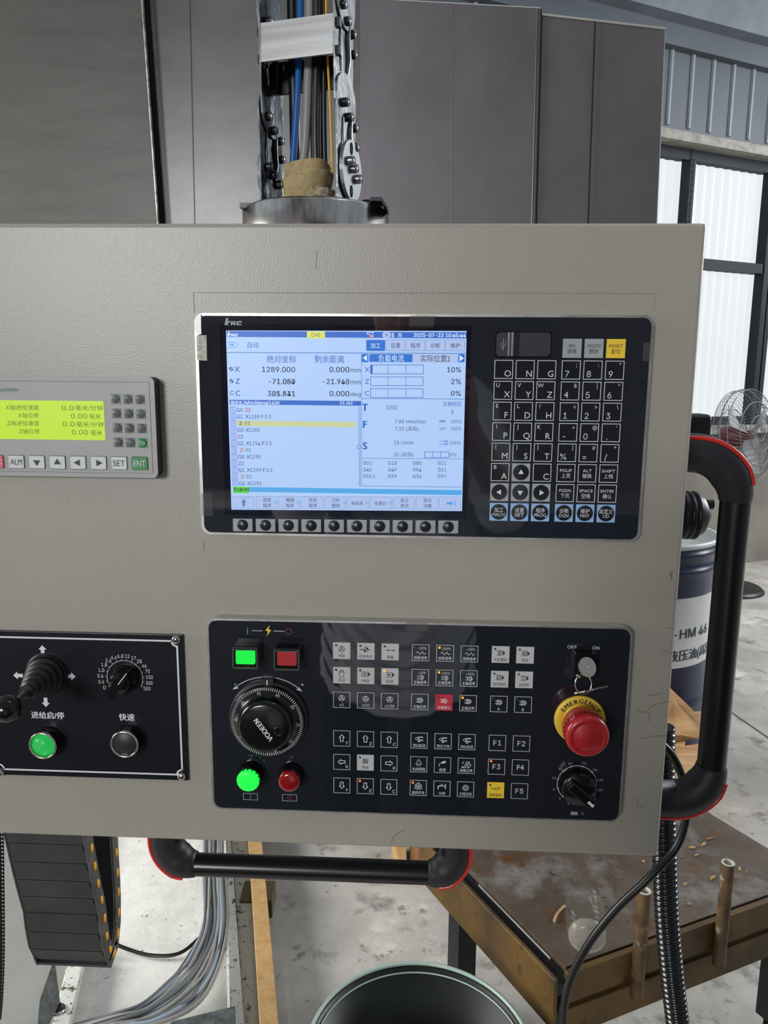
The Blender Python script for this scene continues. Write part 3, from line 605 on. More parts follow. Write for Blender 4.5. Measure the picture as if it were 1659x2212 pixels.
OZ = [ptc(738, p, YB)[1] for p in (1405, 1458.6, 1511, 1594, 1645, 1696)]; OZr = [ptc(1128, p, YB)[1] for p in (1415, 1467.5, 1521.5, 1606, 1657.5, 1708)]
OZ = [(p+q)/2 for p, q in zip(OZ, OZr)]; OS = .0080
def L2(mb, cx, cz, pts, Y, m, wd=.00045, closed=False): mb.stroke([(cx+p[0]*.001, cz+p[1]*.001) for p in pts], wd, Y, m, closed)
def cpts(r, x=0, y=0, a0=0, a1=360, n=14): return [(x+r*math.cos(R(a0+(a1-a0)*k/n)), y+r*math.sin(R(a0+(a1-a0)*k/n))) for k in range(n+1)]
def icon(mb, kind, cx, cz, Y, m):
    f = lambda pts, closed=False, wd=.00045: L2(mb, cx, cz, pts, Y, m, wd, closed)
    fl = lambda pts: mb.flat(fixorient([(cx+p[0]*.001, cz+p[1]*.001) for p in pts]), Y, m)
    if kind == 'wheel':
        f(cpts(2.7)); f(cpts(.8, n=8))
        for a in (90, 210, 330): f([(.8*math.cos(R(a)), .8*math.sin(R(a))), (2.7*math.cos(R(a)), 2.7*math.sin(R(a)))], wd=.0007)
    elif kind == 'ref':
        f([(-6, 0), (-2.6, 0)]); fl([(-4.4, .9), (-2.8, 0), (-4.4, -.9)]); f(cpts(2.2)); f([(2.2, 0), (4.6, 0)]); f([(0, 2.2), (0, 3.6)])
        fl([(0, 0)]+cpts(2.2, a0=0, a1=90, n=5)); fl([(0, 0)]+cpts(2.2, a0=180, a1=270, n=5))
    elif kind == 'inc':
        f([(-4.6, 0), (4, 0)])
        for x in (-.5, 4.6): fl([(x-1.8, 1), (x, 0), (x-1.8, -1)])
    elif kind == 'hand': f([(-1.6, -3.4), (-2.4, .2), (-2.4, 2), (-1.4, 2.2), (-1.3, 3.2), (-.3, 3.6), (.6, 3.2), (1.4, 2.8), (1.9, 2), (2.2, .4), (1.6, -3.4)], True); f([(-1.3, 2.2), (-1, .9)]); f([(0, 3), (.1, 1.2)]); f([(1.1, 2.7), (1.1, 1.2)])
    elif kind in ('page', 'mdi', 'single', 'skip', 'opt', 'sim'):
        f([(-3.6, 2.2), (1.8, 2.2)]); f([(-3.6, -2.2), (1.8, -2.2)]); fl([(1.8, 2.4), (4.4, 0), (1.8, -2.4)])
        if kind == 'mdi': f([(-3.6, 2.2), (-3.6, -2.2)]); f(cpts(1.2, -.8, 0, n=8), wd=.0006)
        if kind == 'page': fl([(-2.6, .6), (-1, .6), (-1, 1.3), (.6, 0), (-1, -1.3), (-1, -.6), (-2.6, -.6)])
        if kind == 'single': f([(-2.4, 1.3), (.8, 1.3), (.8, -1.3), (-2.4, -1.3)], True); fl([(-2, .5), (-.8, .5), (.2, 0), (-.8, -.5), (-2, -.5)])
        if kind == 'skip': f([(-2.8, 1.3), (.8, 1.3), (.8, -1.3), (-2.8, -1.3)], True); f([(-2.2, -1), (.2, 1)])
        if kind == 'opt': f(cpts(1.5, -.8, 0))
        if kind == 'sim': f(cpts(1.6, -.8, 0)); f(cpts(.7, -.8, 0, n=6))
    elif kind == 'sine': f([(-4.2+k*.6, 1.2*math.sin(k*.9)) for k in range(15)])
    elif kind.startswith('sp'):
        f([(-3.4, 1.4), (.4, 1.4)]); f([(-3.4, -1.4), (.4, -1.4)]); f([(.6, 2.2), (1.8, 2.2), (1.8, -2.2), (.6, -2.2)], True); f([(1.8, 1.3), (2.8, .7), (2.8, -.7), (1.8, -1.3)])
        if kind in ('spccw', 'spcw', 'spa'): f([(-1.8, 2), (-.8, 2.4), (-.4, 0), (-.8, -2.4), (-1.8, -2)]); f([(-1.8, 2), (-1.8, -2)])
        if kind == 'spstop': f(cpts(.9, -1.2, 0, n=8), wd=.0006)
        if kind == 'spm': f([(-2.2, 0), (-.8, 0)])
        if kind == 'sp100': f([(-3.4, 0), (.4, 0)])
        if kind == 'spp': f([(-2.2, 0), (-.6, 0)]); f([(-1.4, .8), (-1.4, -.8)])
    elif kind.startswith('ar'):
        a = {'u': 0, 'l': 90, 'd': 180, 'r': 270}[kind[2]]; ca, sa = math.cos(R(a)), math.sin(R(a))
        pts = [(0, 3.6), (2.4, .8), (1.3, .8), (1.3, -3.2), (-1.3, -3.2), (-1.3, .8), (-2.4, .8)]; f([(x*ca-y*sa, x*sa+y*ca) for x, y in pts], True, .0006)
    elif kind.startswith('tail'):
        f([(-3.8, .4), (-1, 2.2), (3.6, 2.2)]); f([(-3.8, .4), (-1, -1.4), (3.6, -1.4)]); f([(-1, 2.2), (-1, -1.4)]); f([(.2, 1.6), (3.6, 1.6)]); f([(.2, 1.6), (-.3, .4), (.2, -.8), (3.6, -.8)]); f([(-1, -2.6), (1, -2.6)], wd=.0007)
    elif kind == 'lamp':
        f(cpts(1.9, 0, .2, 120, 420)); f([(-.9, 1.8), (0, 3.6), (.9, 1.8)])
        for a in (200, 235, 270, 305, 340): f([(2.5*math.cos(R(a)), 2.5*math.sin(R(a))-.2), (3.4*math.cos(R(a)), 3.4*math.sin(R(a))-.2)])
    elif kind == 'oil': fl([(-1, 1.4), (2.4, 3), (3.2, .8), (-.6, -.2)]); f([(-1, .6), (-3, -.4), (-3.2, -3)])
    elif kind == 'conv': f([(-4.2, -2.6), (-2, -2.6), (.2, 2.4), (3, 2.4), (3, 1), (1, 1), (-.6, -3.6), (-4, -3.6)], True); f([(.6, -.2), (4.4, -.2), (3.8, -2.6), (1.4, -2.6)], True); f(cpts(.5, 2, -3.2, n=6)); f([(-4, 0), (-2.4, 2.6)])
    elif kind == 'chuck': f(cpts(3.2)); f(cpts(1.9)); fl(cpts(.9, n=8)); f([(0, 3.2), (0, 4.4)]); f([(-2.8, -2), (-3.6, -2.6)]); f([(2.8, -2), (3.6, -2.6)])
    elif kind == 'tap': f([(-3.6, -2), (-3.6, .6), (-2.6, 1.2), (3, 1.2)], wd=.0009); f([(3.2, 3), (3.2, -1.6)], wd=.0008); f([(-.4, 1.2), (-.4, 2.8)]); f([(-1.2, 2.8), (.4, 2.8)])
    elif kind == 'gear': f([((3 if k % 2 else 2.4)*math.cos(R(k*22.5)), (3 if k % 2 else 2.4)*math.sin(R(k*22.5))) for k in range(16)], True); f(cpts(1.3, n=10))
    elif kind == 'rapid': f([(-2.7+k*.12, 2.5*math.sin(k*.12/5.4*2*math.pi*2.5-1.2)) for k in range(46)], wd=.0006)
    elif kind == 'coup': f([(-4, 0), (-1, 0)], wd=.0006); f([(-4, .6), (-4, -.6)]); f(cpts(1.1, .2, 0, 60, 330)); f([(1.2, .5), (2.4, 1.4), (4, 1.4)]); f([(1.2, -.8), (2.6, -.6), (4, 1)])
def okey(ci, ri, kind, ic, label='', top='', led=None, lab2=None):
    cx, cz = OX[ci], OZ[ri]; fill = {'g': KEYLIGHT, 'd': KEYDARK, 'r': KEYRED, 'y': KEYYEL}[kind]; ink = DARKINK if kind in 'gy' else WHITEINK; Yt = YB-.0006-.00012
    k = key_base(ou, cx, cz, OS, YB, fill); mb = MB()
    if kind == 'd': fr(mb, cx, cz, OS, Yt, KEYLIGHT)
    if ic: icon(mb, ic, cx+(0 if not top else .0004), cz+(.0016 if label and not top else -.0002 if top else .0002), Yt, ink)
    if top: text(mb, top, (cx+.0012, cz+.0044), .0024, Yt, ink, 'c', w=.0078 if len(top) > 3 else None)
    if label: text(mb, label, (cx, cz-.0049), .0031 if iscjk(label) else .0027, Yt, ink, 'c', w=min(.0120, .0031*len(label)) if iscjk(label) else None)
    if lab2: text(mb, lab2, (cx+.0048, cz-.0046), .0030, Yt, ink, 'c')
    mb.build('key_legend', k)
    if led is not None:
        ml = {0: LEDOFF, 1: LEDON, 2: LEDON2}[led]; mb = MB(); mb.lathe([(.0011, 0), (.0009, .0006), (.0001, .0009)], ml, out((cx-.0052, Yt, cz+.0053)), n=12); mb.build('indicator_light', k)
okey(0, 0, 'g', 'wheel', '手轮', led=0); okey(1, 0, 'g', 'ref', '回参考点', led=0); okey(2, 0, 'g', 'inc', '增量', led=0)
okey(3, 0, 'd', 'sine', '快移倍率', '-10%', led=0); okey(4, 0, 'd', 'sine', '快移倍率', '100%', led=1); okey(5, 0, 'd', 'sine', '快移倍率', '+10%', led=0); okey(6, 0, 'g', 'sim', '手轮模拟', led=0); okey(7, 0, 'g', 'single', '单段', led=0)
okey(0, 1, 'g', 'hand', '手动', led=0); okey(1, 1, 'g', 'mdi', 'MDI', led=0); okey(2, 1, 'g', 'page', '自动', led=1)
okey(3, 1, 'd', 'spm', '主轴倍率', '-10%', led=0); okey(4, 1, 'd', 'sp100', '主轴倍率', '100%', led=1); okey(5, 1, 'd', 'spp', '主轴倍率', '+10%', led=0); okey(6, 1, 'g', 'skip', '程序跳段', led=0); okey(7, 1, 'g', 'opt', '选择停', led=0)
okey(0, 2, 'd', 'wheel', 'x1'); okey(1, 2, 'd', 'wheel', 'x10'); okey(2, 2, 'd', 'wheel', 'x100')
okey(3, 2, 'd', 'spccw', '主轴反转', led=0); okey(4, 2, 'r', 'spstop', '主轴停止', led=0); okey(5, 2, 'd', 'spcw', '主轴正转', led=1); okey(6, 2, 'd', 'spa', 'A', led=0); okey(7, 2, 'd', 'spa', 'B', led=0)
okey(0, 3, 'd', 'aru', lab2='Y'); okey(1, 3, 'd', 'aru', lab2='Z'); okey(2, 3, 'd', 'aru', lab2='C'); okey(3, 3, 'd', 'tail', '顶尖前进'); okey(4, 3, 'd', 'tail', '顶尖寸动'); okey(5, 3, 'd', 'tail', '顶尖后退')
okey(0, 4, 'd', 'arl', lab2='X'); okey(1, 4, 'g', 'rapid', '快进', led=0); okey(2, 4, 'd', 'arr', lab2='X'); okey(3, 4, 'd', 'lamp', '机床照明'); okey(4, 4, 'd', 'oil', '润滑'); okey(5, 4, 'd', 'conv', '排屑正转')
okey(0, 5, 'd', 'ard', lab2='Y'); okey(1, 5, 'd', 'ard', lab2='Z', led=2); okey(2, 5, 'd', 'ard', lab2='C'); okey(3, 5, 'd', 'chuck', '盘机开关', led=2); okey(4, 5, 'd', 'tap', '冷却'); okey(5, 5, 'd', 'gear', '刀塔正转')
for c_, r_, t_, ld in ((6, 3, 'F1', None), (7, 3, 'F2', None), (6, 4, 'F3', 2), (7, 4, 'F4', None), (7, 5, 'F5', None)):
    cx, cz = OX[c_], OZ[r_]; k = key_base(ou, cx, cz, OS, YB, KEYDARK); mb = MB(); Yt = YB-.00072; fr(mb, cx, cz, OS, Yt, KEYLIGHT); text(mb, t_, (cx, cz), .0050, Yt, WHITEINK, 'c'); mb.build('key_legend', k)
    if ld: mb = MB(); mb.lathe([(.0011, 0), (.0009, .0006), (.0001, .0009)], LEDON2, out((cx-.0052, Yt, cz+.0055)), n=12); mb.build('indicator_light', k)
okey(6, 5, 'y', 'coup', '超程解除', led=0)

# power buttons
def opx(mb_pts, wpx, m, g_): g_.stroke([ptc(p[0], p[1], YB) for p in mb_pts], wpx*mpp(YB), YB-.00012, m)
g = MB(); GRINK = mat('green_ink', (70, 140, 100), rough=.5); RDINK = mat('red_ink', (150, 48, 58), rough=.5)
opx([(534.8, 1356), (534.8, 1369)], 2.2, GRINK, g); opx([(544.5, 1362.3), (566.5, 1362.6)], 1.2, WHITEINK, g); opx([(591, 1363), (613.5, 1363.5)], 1.2, WHITEINK, g)
c_ = ptc(623.5, 1363.8, YB); g.stroke(circ(c_[0], c_[1], .0028, 18), .0005, YB-.00012, RDINK, True)
g.flat(fixorient([ptc(p[0], p[1], YB) for p in [(583, 1350), (573, 1362), (579, 1363.5), (575.5, 1374.5), (586, 1361), (580, 1359.5)]]), YB-.00012, KEYYEL)
# handwheel direction arc
cc = ptc(579, 1556, YB); ra = .0452
arc = [(cc[0]+ra*math.cos(R(a)), cc[1]+ra*math.sin(R(a))*.96) for a in range(48, 133, 4)]; g.stroke(arc, .0006, YB-.00012, WHITEINK)
for p, sgn in ((arc[0], 1), (arc[-1], -1)): g.flat(fixorient([(p[0]+sgn*.0028, p[1]-.0022), (p[0]-sgn*.0004, p[1]+.0016), (p[0]-sgn*.0028, p[1]-.0008)]), YB-.00012, WHITEINK)
text(g, '+', ptc(653, 1478, YB), .0044, YB-.00012, WHITEINK); text(g, '-', ptc(508, 1477, YB), .0044, YB-.00012, WHITEINK)
g.flat(fixorient([(cc[0]-.001, cc[1]+ra*.96), (cc[0]+.001, cc[1]+ra*.96), (cc[0], cc[1]+ra*.96-.002)]), YB-.00012, WHITEINK)
# switch captions
text(g, 'OFF', ptc(1236, 1397.5, YB), .0030, YB-.00012, WHITEINK, 'c', w=.0085); text(g, 'ON', ptc(1287, 1399.5, YB), .0030, YB-.00012, WHITEINK, 'c', w=.0062)
for x_, c2 in ((541, GRINK), (625.5, RDINK)):
    a = ptc(x_-15.5, 1713.5+(x_-541)*.03, YB); b = ptc(x_+15.5, 1728+(x_-541)*.03, YB); g.stroke([(a[0], a[1]), (b[0], a[1]), (b[0], b[1]), (a[0], b[1])], .0005, YB-.00012, GREYINK, True)
    m_ = ((a[0]+b[0])/2, (a[1]+b[1])/2)
    if c2 is GRINK: g.stroke([(m_[0], m_[1]-.002), (m_[0], m_[1]+.002)], .0006, YB-.00012, c2)
    else: g.stroke(circ(m_[0], m_[1], .0019, 14), .0004, YB-.00012, c2, True)
# override dial print
kc = ptc(1246, 1693, YB); kr = .0183
marks = [('0', -108), ('2', -133), ('6', -163), ('10', 166), ('30', 137), ('50', 109), ('70', 76), ('90', 43), ('100', 12), ('120', -15), ('130', -43), ('150', -72)]
g.stroke([(kc[0]+kr*math.cos(R(a)), kc[1]+kr*math.sin(R(a))) for a in range(-72, 253, 6)], .0005, YB-.00012, WHITEINK)
for s_, a in marks:
    ca, sa = math.cos(R(a)), math.sin(R(a)); g.flat(circ(kc[0]+kr*ca, kc[1]+kr*sa, .0007, 8), YB-.0002, WHITEINK)
    text(g, s_, (kc[0]+(kr+.0038)*ca, kc[1]+(kr+.0032)*sa), .0023, YB-.00012, GREYINK, 'c')
q = ptc(1241, 1757, YB); g.stroke([(q[0]-.0035+k*.0008, q[1]+(.0018 if k % 2 else -.0018)) for k in range(9)], .0004, YB-.00012, WHITEINK); text(g, '%', ptc(1258.5, 1757.5, YB), .0027, YB-.00012, GREYINK)
g.build('printed_marks', of)

def sqbutton(px, py, lensm, name):
    Yf = YB-.013; p = ptc(px, py, Yf); hb = .0118
    pb = ptc(px+.5, py-6, YB)
    mb = MB(); mb.prism([(p[0]-.0105, p[1]-.0100), (p[0]+.0105, p[1]-.0100), (p[0]+.0105, p[1]+.0100), (p[0]-.0105, p[1]+.0100)], Yf+.002, YB, BLKG); o = mb.build(name, ou, loc=(p[0], YB, p[1]))
    mb = MB(); mb.prism(rrect(p[0]-.0088, p[0]+.0088, p[1]-.0064, p[1]+.0064, .0012), Yf-.0005, Yf+.003, lensm); mb.build('lens', o, bevel=.0008)
    mb = MB(); F = [(-.0112, -.0098), (.0112, -.0098), (.0112, .0092), (-.0112, .0092)]
    ou_ = [(p[0]+q[0], p[1]+q[1]) for q in F]; mb.prism(ou_, Yf-.0022, Yf-.0012, TRANSP); mb.build('flip_cover', o, bevel=.0004)
    mb = MB()
    for xa, xb, za, zb in ((-.0115, .0115, -.0102, -.0094), (-.0115, .0115, .0074, .0082), (-.0115, -.0107, -.0102, .0092), (.0107, .0115, -.0102, .0092)):
        mb.box(p[0]+xa, p[0]+xb, Yf-.0024, Yf+.0008, p[1]+za, p[1]+zb, mat('cover_edge', (92, 98, 92), rough=.15, alpha=.75) if 'cover_edge' not in MATS else MATS['cover_edge'])
    mb.tube([(p[0]-.0115, Yf-.0012, p[1]+.0095), (p[0]+.0115, Yf-.0012, p[1]+.0095)], .0009, BLKG, n=8); mb.build('cover_frame', o)
sqbutton(530, 1420, GREENLIT, 'power_on_button'); sqbutton(619.5, 1423, REDSQ, 'power_off_button')

def lamp(px, py, rpx, m, name):
    Yf = YB-.016; p = at(px, py, Yf); r_ = rpx*mpp(Yf); base = Vector((p.x, YB, p.z))
    mb = MB(); mb.lathe([(r_*1.12, 0), (r_*1.12, .003), (r_*1.04, .005), (r_*1.04, .0115), (r_*.96, .0125)], BLKG, out(base), n=40); o = mb.build(name, ou, loc=base)
    mb = MB(); mb.lathe([(r_*.97, .010), (r_*.98, .0148), (r_*.90, .0164), (r_*.6, .0172), (.0001, .0175)], m, out(base), n=40)
    mb.build('lens', o)
    if m is GREENLIT:
        mb = MB()
        for k in range(16):
            a = 2*math.pi*k/16; mb.box(-.0007, .0007, -.0004, .0012, .0115, .0150, mat('lens_shadow', (10, 70, 30), rough=.3) if 'lens_shadow' not in MATS else MATS['lens_shadow'], out(base) @ Matrix.Rotation(a, 4, 'Z') @ Matrix.Translation((0, r_*.99, 0)))
        mb.build('ribbed_collar', o)
lamp(535, 1688, 27.5, GREENLIT, 'cycle_start_button'); lamp(624, 1690, 26.5, REDLENS, 'feed_hold_button')

# handwheel
Y1 = YB-.004; Y2 = YB-.022; hc = at(579, 1554, Y1); k = mpp(Y1)
mb = MB(); mb.lathe([(.0375, 0), (.0375, .0035), (.0362, .0042), (.0350, .0050)], BLKM, out((hc.x, YB, hc.z)), n=64, cap1=True); mb.box(hc.x-.006, hc.x+.006, YB-.0062, YB, hc.z+.0335, hc.z+.0405, BLKM)
hw = mb.build('handwheel', ou, loc=(hc.x, YB, hc.z))
mb = MB(); mb.lathe([(.0350, .0045), (.0350, .008), (.0335, .0092), (.0265, .0096), (.0262, .017), (.0240, .0215), (.0215, .0228), (.0001, .0228)], BLKG, out((hc.x, YB, hc.z)), n=64); mb.build('dial', hw)
mb = MB(); Yd = YB-.0096
off = R(96)
for i in range(100):
    a = R(90)-(i-66)*R(3.6)*-1
    a = R(90)+(i-66)*R(3.6); l_ = .0030 if i % 10 else .0040; ra_ = .0342
    if -math.pi*5 < a:
        ca, sa = math.cos(a), math.sin(a); mb.stroke([(hc.x+ra_*ca*.985, hc.z+ra_*sa*.985), (hc.x+(ra_-l_)*ca, hc.z+(ra_-l_)*sa)], .00055, Yd if i % 2 else Yd-.00003, WHITEINK)
    if i % 10 == 0: text(mb, str(i), (hc.x+.0285*ca, hc.z+.0285*sa), .0024, Yd-.0002, WHITEINK, 'c', rot=a-R(90))
text(mb, 'VODEEN', (hc.x-.0005+ (at(571, 1577, Y2).x-hc.x)*.55, hc.z-.0015), .0046, YB-.0230, WHITEINK, 'c', w=.0245, rot=R(126), bold=.00025)
mb.stroke([(hc.x+.0002, hc.z+.0353), (hc.x+.0002, hc.z+.0395)], .0010, YB-.0064, WHITEINK); mb.build('dial_marks', hw)
mb = MB(); q = (hc.x+.0135, YB-.0228, hc.z-.004+.002); mb.lathe([(.0046, -.002), (.0046, .0012), (.0034, .0014), (.0032, .0002)], BLKG, out(q), n=20, cap1=True); mb.build('crank_socket', hw)

# key switch with keys
Yk = YB-.004; a = ptc(1263, 1431, Yk)
mb = MB(); mb.prism(rrect(a[0]-.0098, a[0]+.0098, a[1]-.0105, a[1]+.0105, .0012), YB-.010, YB, BLKG); ks = mb.build('key_switch', ou, loc=(a[0], YB, a[1]), bevel=.0008)
kc2 = at(1263, 1434, YB-.016); Mx = Matrix.Translation(kc2) @ Matrix.Rotation(R(-38), 4, 'Z') @ AXY
mb = MB(); mb.lathe([(.0055, -.010), (.0055, .001)], CHROME, out((a[0], YB-.008, a[1])), n=24, cap1=True); mb.build('lock_barrel', ks)
mb = MB(); Mk = Matrix.Translation(at(1268, 1441, YB-.020)) @ Matrix.Rotation(R(28), 4, 'Z') @ Matrix.Rotation(R(-18), 4, 'X') @ Matrix.Rotation(R(35), 4, 'Y')
pr = [(.0098*math.cos(R(t)), .0086*math.sin(R(t))) for t in range(0, 360, 15)]
mb.prism(pr, -.0008, .0008, CHROME, M=Mk); mb.lathe([(.0010, -.0012), (.0009, .0012), (.0001, .0016)], CHROME, Mk @ AXY, n=10); mb.build('key_bow', ks, bevel=.0006)
mb = MB(); rc = at(1260, 1478, YB-.022); mb.tube([(rc.x+.0072*math.cos(t), rc.y+.002*math.sin(t), rc.z+.0086*math.sin(t)) for t in [i*2*math.pi/28 for i in range(28)]], .00045, CHROME, n=6, closed=True)
q = at(1249, 1461, YB-.022); mb.tube([(q.x+.0016*math.cos(t), q.y, q.z+.0016*math.sin(t)) for t in [i*2*math.pi/10 for i in range(10)]], .0004, CHROME, n=6, closed=True); mb.build('key_ring', ks)
mb = MB(); Mk = Matrix.Translation(at(1261, 1493, YB-.023)) @ Matrix.Rotation(R(-14), 4, 'Y') @ Matrix.Rotation(R(68), 4, 'X')
mb.prism([(.0098*math.cos(R(t)), .0086*math.sin(R(t))) for t in range(0, 360, 15)], -.0007, .0007, CHROME, M=Mk)
mb.prism([(.009, -.002), (.0125, -.002), (.0125, .002), (.009, .002)], -.0008, .0008, CHROME, M=Mk)
mb.prism([(.0115, -.0015), (.0135, -.0026), (.0150, -.0015), (.0165, -.0026), (.018, -.0015), (.0195, -.0024), (.0215, -.001), (.0215, .0014), (.0115, .0014)], -.0006, .0006, CHROME, M=Mk); mb.build('spare_key', ks)

# emergency stop
ec = at(1253, 1557, YB-.003); rr_ = 57.5*mpp(YB-.003)
mb = MB(); base = (ec.x, YB, ec.z)
mb.lathe([(rr_, 0), (rr_, .0022), (rr_-.0008, .0030), (rr_-.0068, .0030), (rr_-.0080, .0026), (.0150, .0040), (.0145, .0130)], YELP, out(base), n=56); es = mb.build('emergency_stop', ou, loc=base)
mb = MB(); s_ = 'EMERGENCY'; 
for i, ch in enumerate(s_):
    a = R(90)+R(57)*(1-2*i/(len(s_)-1)); rr2 = rr_-.0043; text(mb, ch, (ec.x+rr2*math.cos(a), ec.z+rr2*math.sin(a)), .0042, YB-.0032, DARKINK, 'c', rot=a-R(90), w=.0032 if ch != 'M' else .004, bold=.0002)
mb.build('ring_lettering', es)
mb = MB(); mb.lathe([(.0120, .004), (.0135, .010), (.0180, .0115), (.0188, .014), (.0190, .027), (.0194, .030), (.0192, .034), (.0178, .0365), (.0142, .0374), (.0134, .0366), (.0126, .0372), (.0001, .0376)], ESTOP, out(base), n=64); ko = mb.build('mushroom_head', es)
mb = MB()
for i in range(30):
    a = 2*math.pi*i/30; M_ = out(base) @ Matrix.Rotation(a, 4, 'Z') @ Matrix.Translation((.0188, 0, .0265)); mb.box(-.0006, .0010, -.0006, .0006, -.0010, .0012, mat('slot_shadow', (70, 12, 14), rough=.6) if 'slot_shadow' not in MATS else MATS['slot_shadow'], M_)
mb.build('grip_slots', es)

# override knob
ob = (kc[0], YB, kc[1])
mb = MB(); mb.lathe([(.0172, 0), (.0172, .003), (.0165, .0045), (.0160, .011), (.0148, .0125), (.0001, .0125)], BLKG, out(ob), n=48); kn = mb.build('override_knob', ou, loc=ob)
mb = MB(); Mr = out(ob) @ Matrix.Rotation(R(-42), 4, 'Z'); mb.box(-.0145, .0150, -.0046, .0046, .011, .0215, BLKG, Mr); mb.build('pointer_bar', kn, bevel=.0016)
mb = MB(); mb.box(.0085, .0152, -.0013, .0013, .0110, .0218, WHITEINK, Mr); mb.build('pointer_mark', kn)

# =================================================================== SMALL OPERATOR TERMINAL (left)
YT = -.014
a, c = at(345-12, 813, YT), at(349-8, 1033, YT)
tx1 = (a.x+c.x)/2; tz1 = (at(0, 811, YT).z+at(330, 815, YT).z)/2; tz0 = (at(0, 1027, YT).z+at(335, 1033, YT).z)/2; tx0 = tx1-.190
tu = thing('operator_terminal', ((tx0+tx1)/2, 0, (tz0+tz1)/2), 'small grey operator terminal with yellow-green display and silver keys, at the left of the cabinet', 'control panel')
mb = MB(); mb.prism(rrect(tx0, tx1, tz0, tz1, .005), YT, -.0002, TERMG, ms=mat('terminal_side', (52, 50, 48), rough=.5)); mb.build('terminal_case', tu, bevel=.0012)
mb = MB(); mb.stroke(rrect(tx0+.004, tx1-.0045, tz0+.004, tz1-.0045, .0005, 1), .0003, YT-.0003, mat('groove_grey', (96, 96, 96), rough=.6), True); mb.build('inset_line', tu)
a, b = ptc(-40, 864, YT), ptc(228, 951, YT); mb = MB(); mb.box(a[0], b[0], YT-.0004, YT, b[1], a[1], LCDG); td = mb.build('display_window', tu)
mb = MB(); YL = YT-.0006
def tt(s_, px, py, hpx, al='l', w=None, m=LCDT, bold=0): text(mb, s_, ptc(px, py, YL), hpx*mpp(YL), YL, m, al, None if w is None else w*mpp(YL), bold=bold)
tt('X轴进给速度', 84, 880.5, 10.5, 'r', w=75); tt('X轴位移', 84, 897.5, 10.5, 'r', w=47); tt('Z轴进给速度', 85, 914.5, 10.5, 'r', w=73); tt('Z轴位移', 86, 932, 10.5, 'r', w=47)
tt('0.0', 159, 881.5, 10, 'r', w=27); tt('毫米/分钟', 222, 881.5, 11, 'r', w=61); tt('0.00', 188, 899, 10, 'r', w=36); tt('毫米', 218, 899.5, 11, 'r', w=26)
tt('0.0', 161, 916, 10, 'r', w=27); tt('毫米/分钟', 224, 917, 11, 'r', w=61); tt('0.00', 190, 934, 10, 'r', w=36); tt('毫米', 221, 935, 11, 'r', w=26)
mb.build('display_text', td)
mb = MB(); tt('TouchWin', 38.5, 842, 8, 'r', w=56, m=mat('logo_green', (96, 140, 120), rough=.5)); mb.build('terminal_name', tu)
tk = [['7', '8', '9'], ['4', '5', '6'], ['1', '2', '3'], ['0', '-', 'CLR']]
for r_ in range(4):
    for c_ in range(3):
        s_ = tk[r_][c_]; q = at(250+c_*26.3+r_*1.9, 861.5+r_*31.3+c_*.6, YT); s2 = .0041; m_ = TERMGR if s_ == 'CLR' else TERMD
        mb = MB(); mb.box(q.x-s2, q.x+s2, YT-.0005, YT, q.z-s2*1.05, q.z+s2*1.05, m_); o = mb.build('keypad_key', tu, loc=(q.x, YT, q.z))
        mb = MB(); mb.lathe([(.0040, 0), (.0037, .0008), (.0024, .0016), (.0001, .0019)], m_, out((q.x, YT-.0004, q.z)), n=20); mb.build('key_dome', o)
        mb = MB(); text(mb, s_, (q.x, q.z-.0004), .0030, YT-.0026, WHITEINK if s_ == 'CLR' else DARKINK, 'c', w=.0066 if s_ == 'CLR' else None); mb.build('key_legend', o)
for i, s_ in enumerate(('ESC', 'ALM', 'd', 'u', 'l', 'r', 'SET', 'ENT')):
    q = at(-8+i*44.35, 997+i*.55, YT); m_ = {'ESC': TERMP, 'ENT': TERMGR}.get(s_, TERMK)
    mb = MB(); mb.prism(rrect(q.x-.0074, q.x+.0074, q.z-.0061, q.z+.0061, .0012), YT-.0004, YT, mat('key_outline_dark', (70, 72, 74), rough=.5) if 'key_outline_dark' not in MATS else MATS['key_outline_dark']); o = mb.build('function_key', tu, loc=(q.x, YT, q.z))
    mb = MB(); mb.prism(rrect(q.x-.0069, q.x+.0069, q.z-.0056, q.z+.0056, .0010), YT-.0012, YT-.0003, m_); mb.build('key_cap', o, bevel=.0004)
    mb = MB(); Y_ = YT-.0014
    if len(s_) == 3: text(mb, s_, (q.x, q.z), .0050, Y_, WHITEINK if s_ in ('ENT', 'ESC') else DARKINK, 'c', w=.0108)
    else:
        t_ = {'u': 90, 'd': 270, 'l': 180, 'r': 0}[s_]; mb.flat([(q.x+.0038*math.cos(R(t_+a)), q.z+.0034*math.sin(R(t_+a))) for a in (0, 120, 240)], Y_, DARKINK)
    mb.build('key_legend', o)

# =================================================================== JOYSTICK PLATE (lower left)
YJ = -.003
a, c = at(397, 1372, YJ), at(405, 1686, YJ); jx1 = (a.x+c.x)/2; jz1 = (at(0, 1362, YJ).z+a.z)/2; jz0 = (at(0, 1674, YJ).z+c.z)/2; jx0 = at(-12, 1680, YJ).x
ju = thing('joystick_panel', ((jx0+jx1)/2, 0, (jz0+jz1)/2), 'black engraved plate with joystick, dial knob and two push buttons at the lower left', 'control panel')
mb = MB(); mb.box(jx0, jx1, YJ, -.0002, jz0, jz1, PLATE); jp = mb.build('engraved_plate', ju, bevel=.0006)
YE = YJ-.0002; g = MB()
l_, r_, b_, t_ = jx0+.0055, jx1-.0058, jz0+.0062, jz1-.0062; cr = .0052
def qarc(cx, cz, a0, a1): return [(cx+cr*math.cos(R(a0+(a1-a0)*k/6)), cz+cr*math.sin(R(a0+(a1-a0)*k/6))) for k in range(7)]
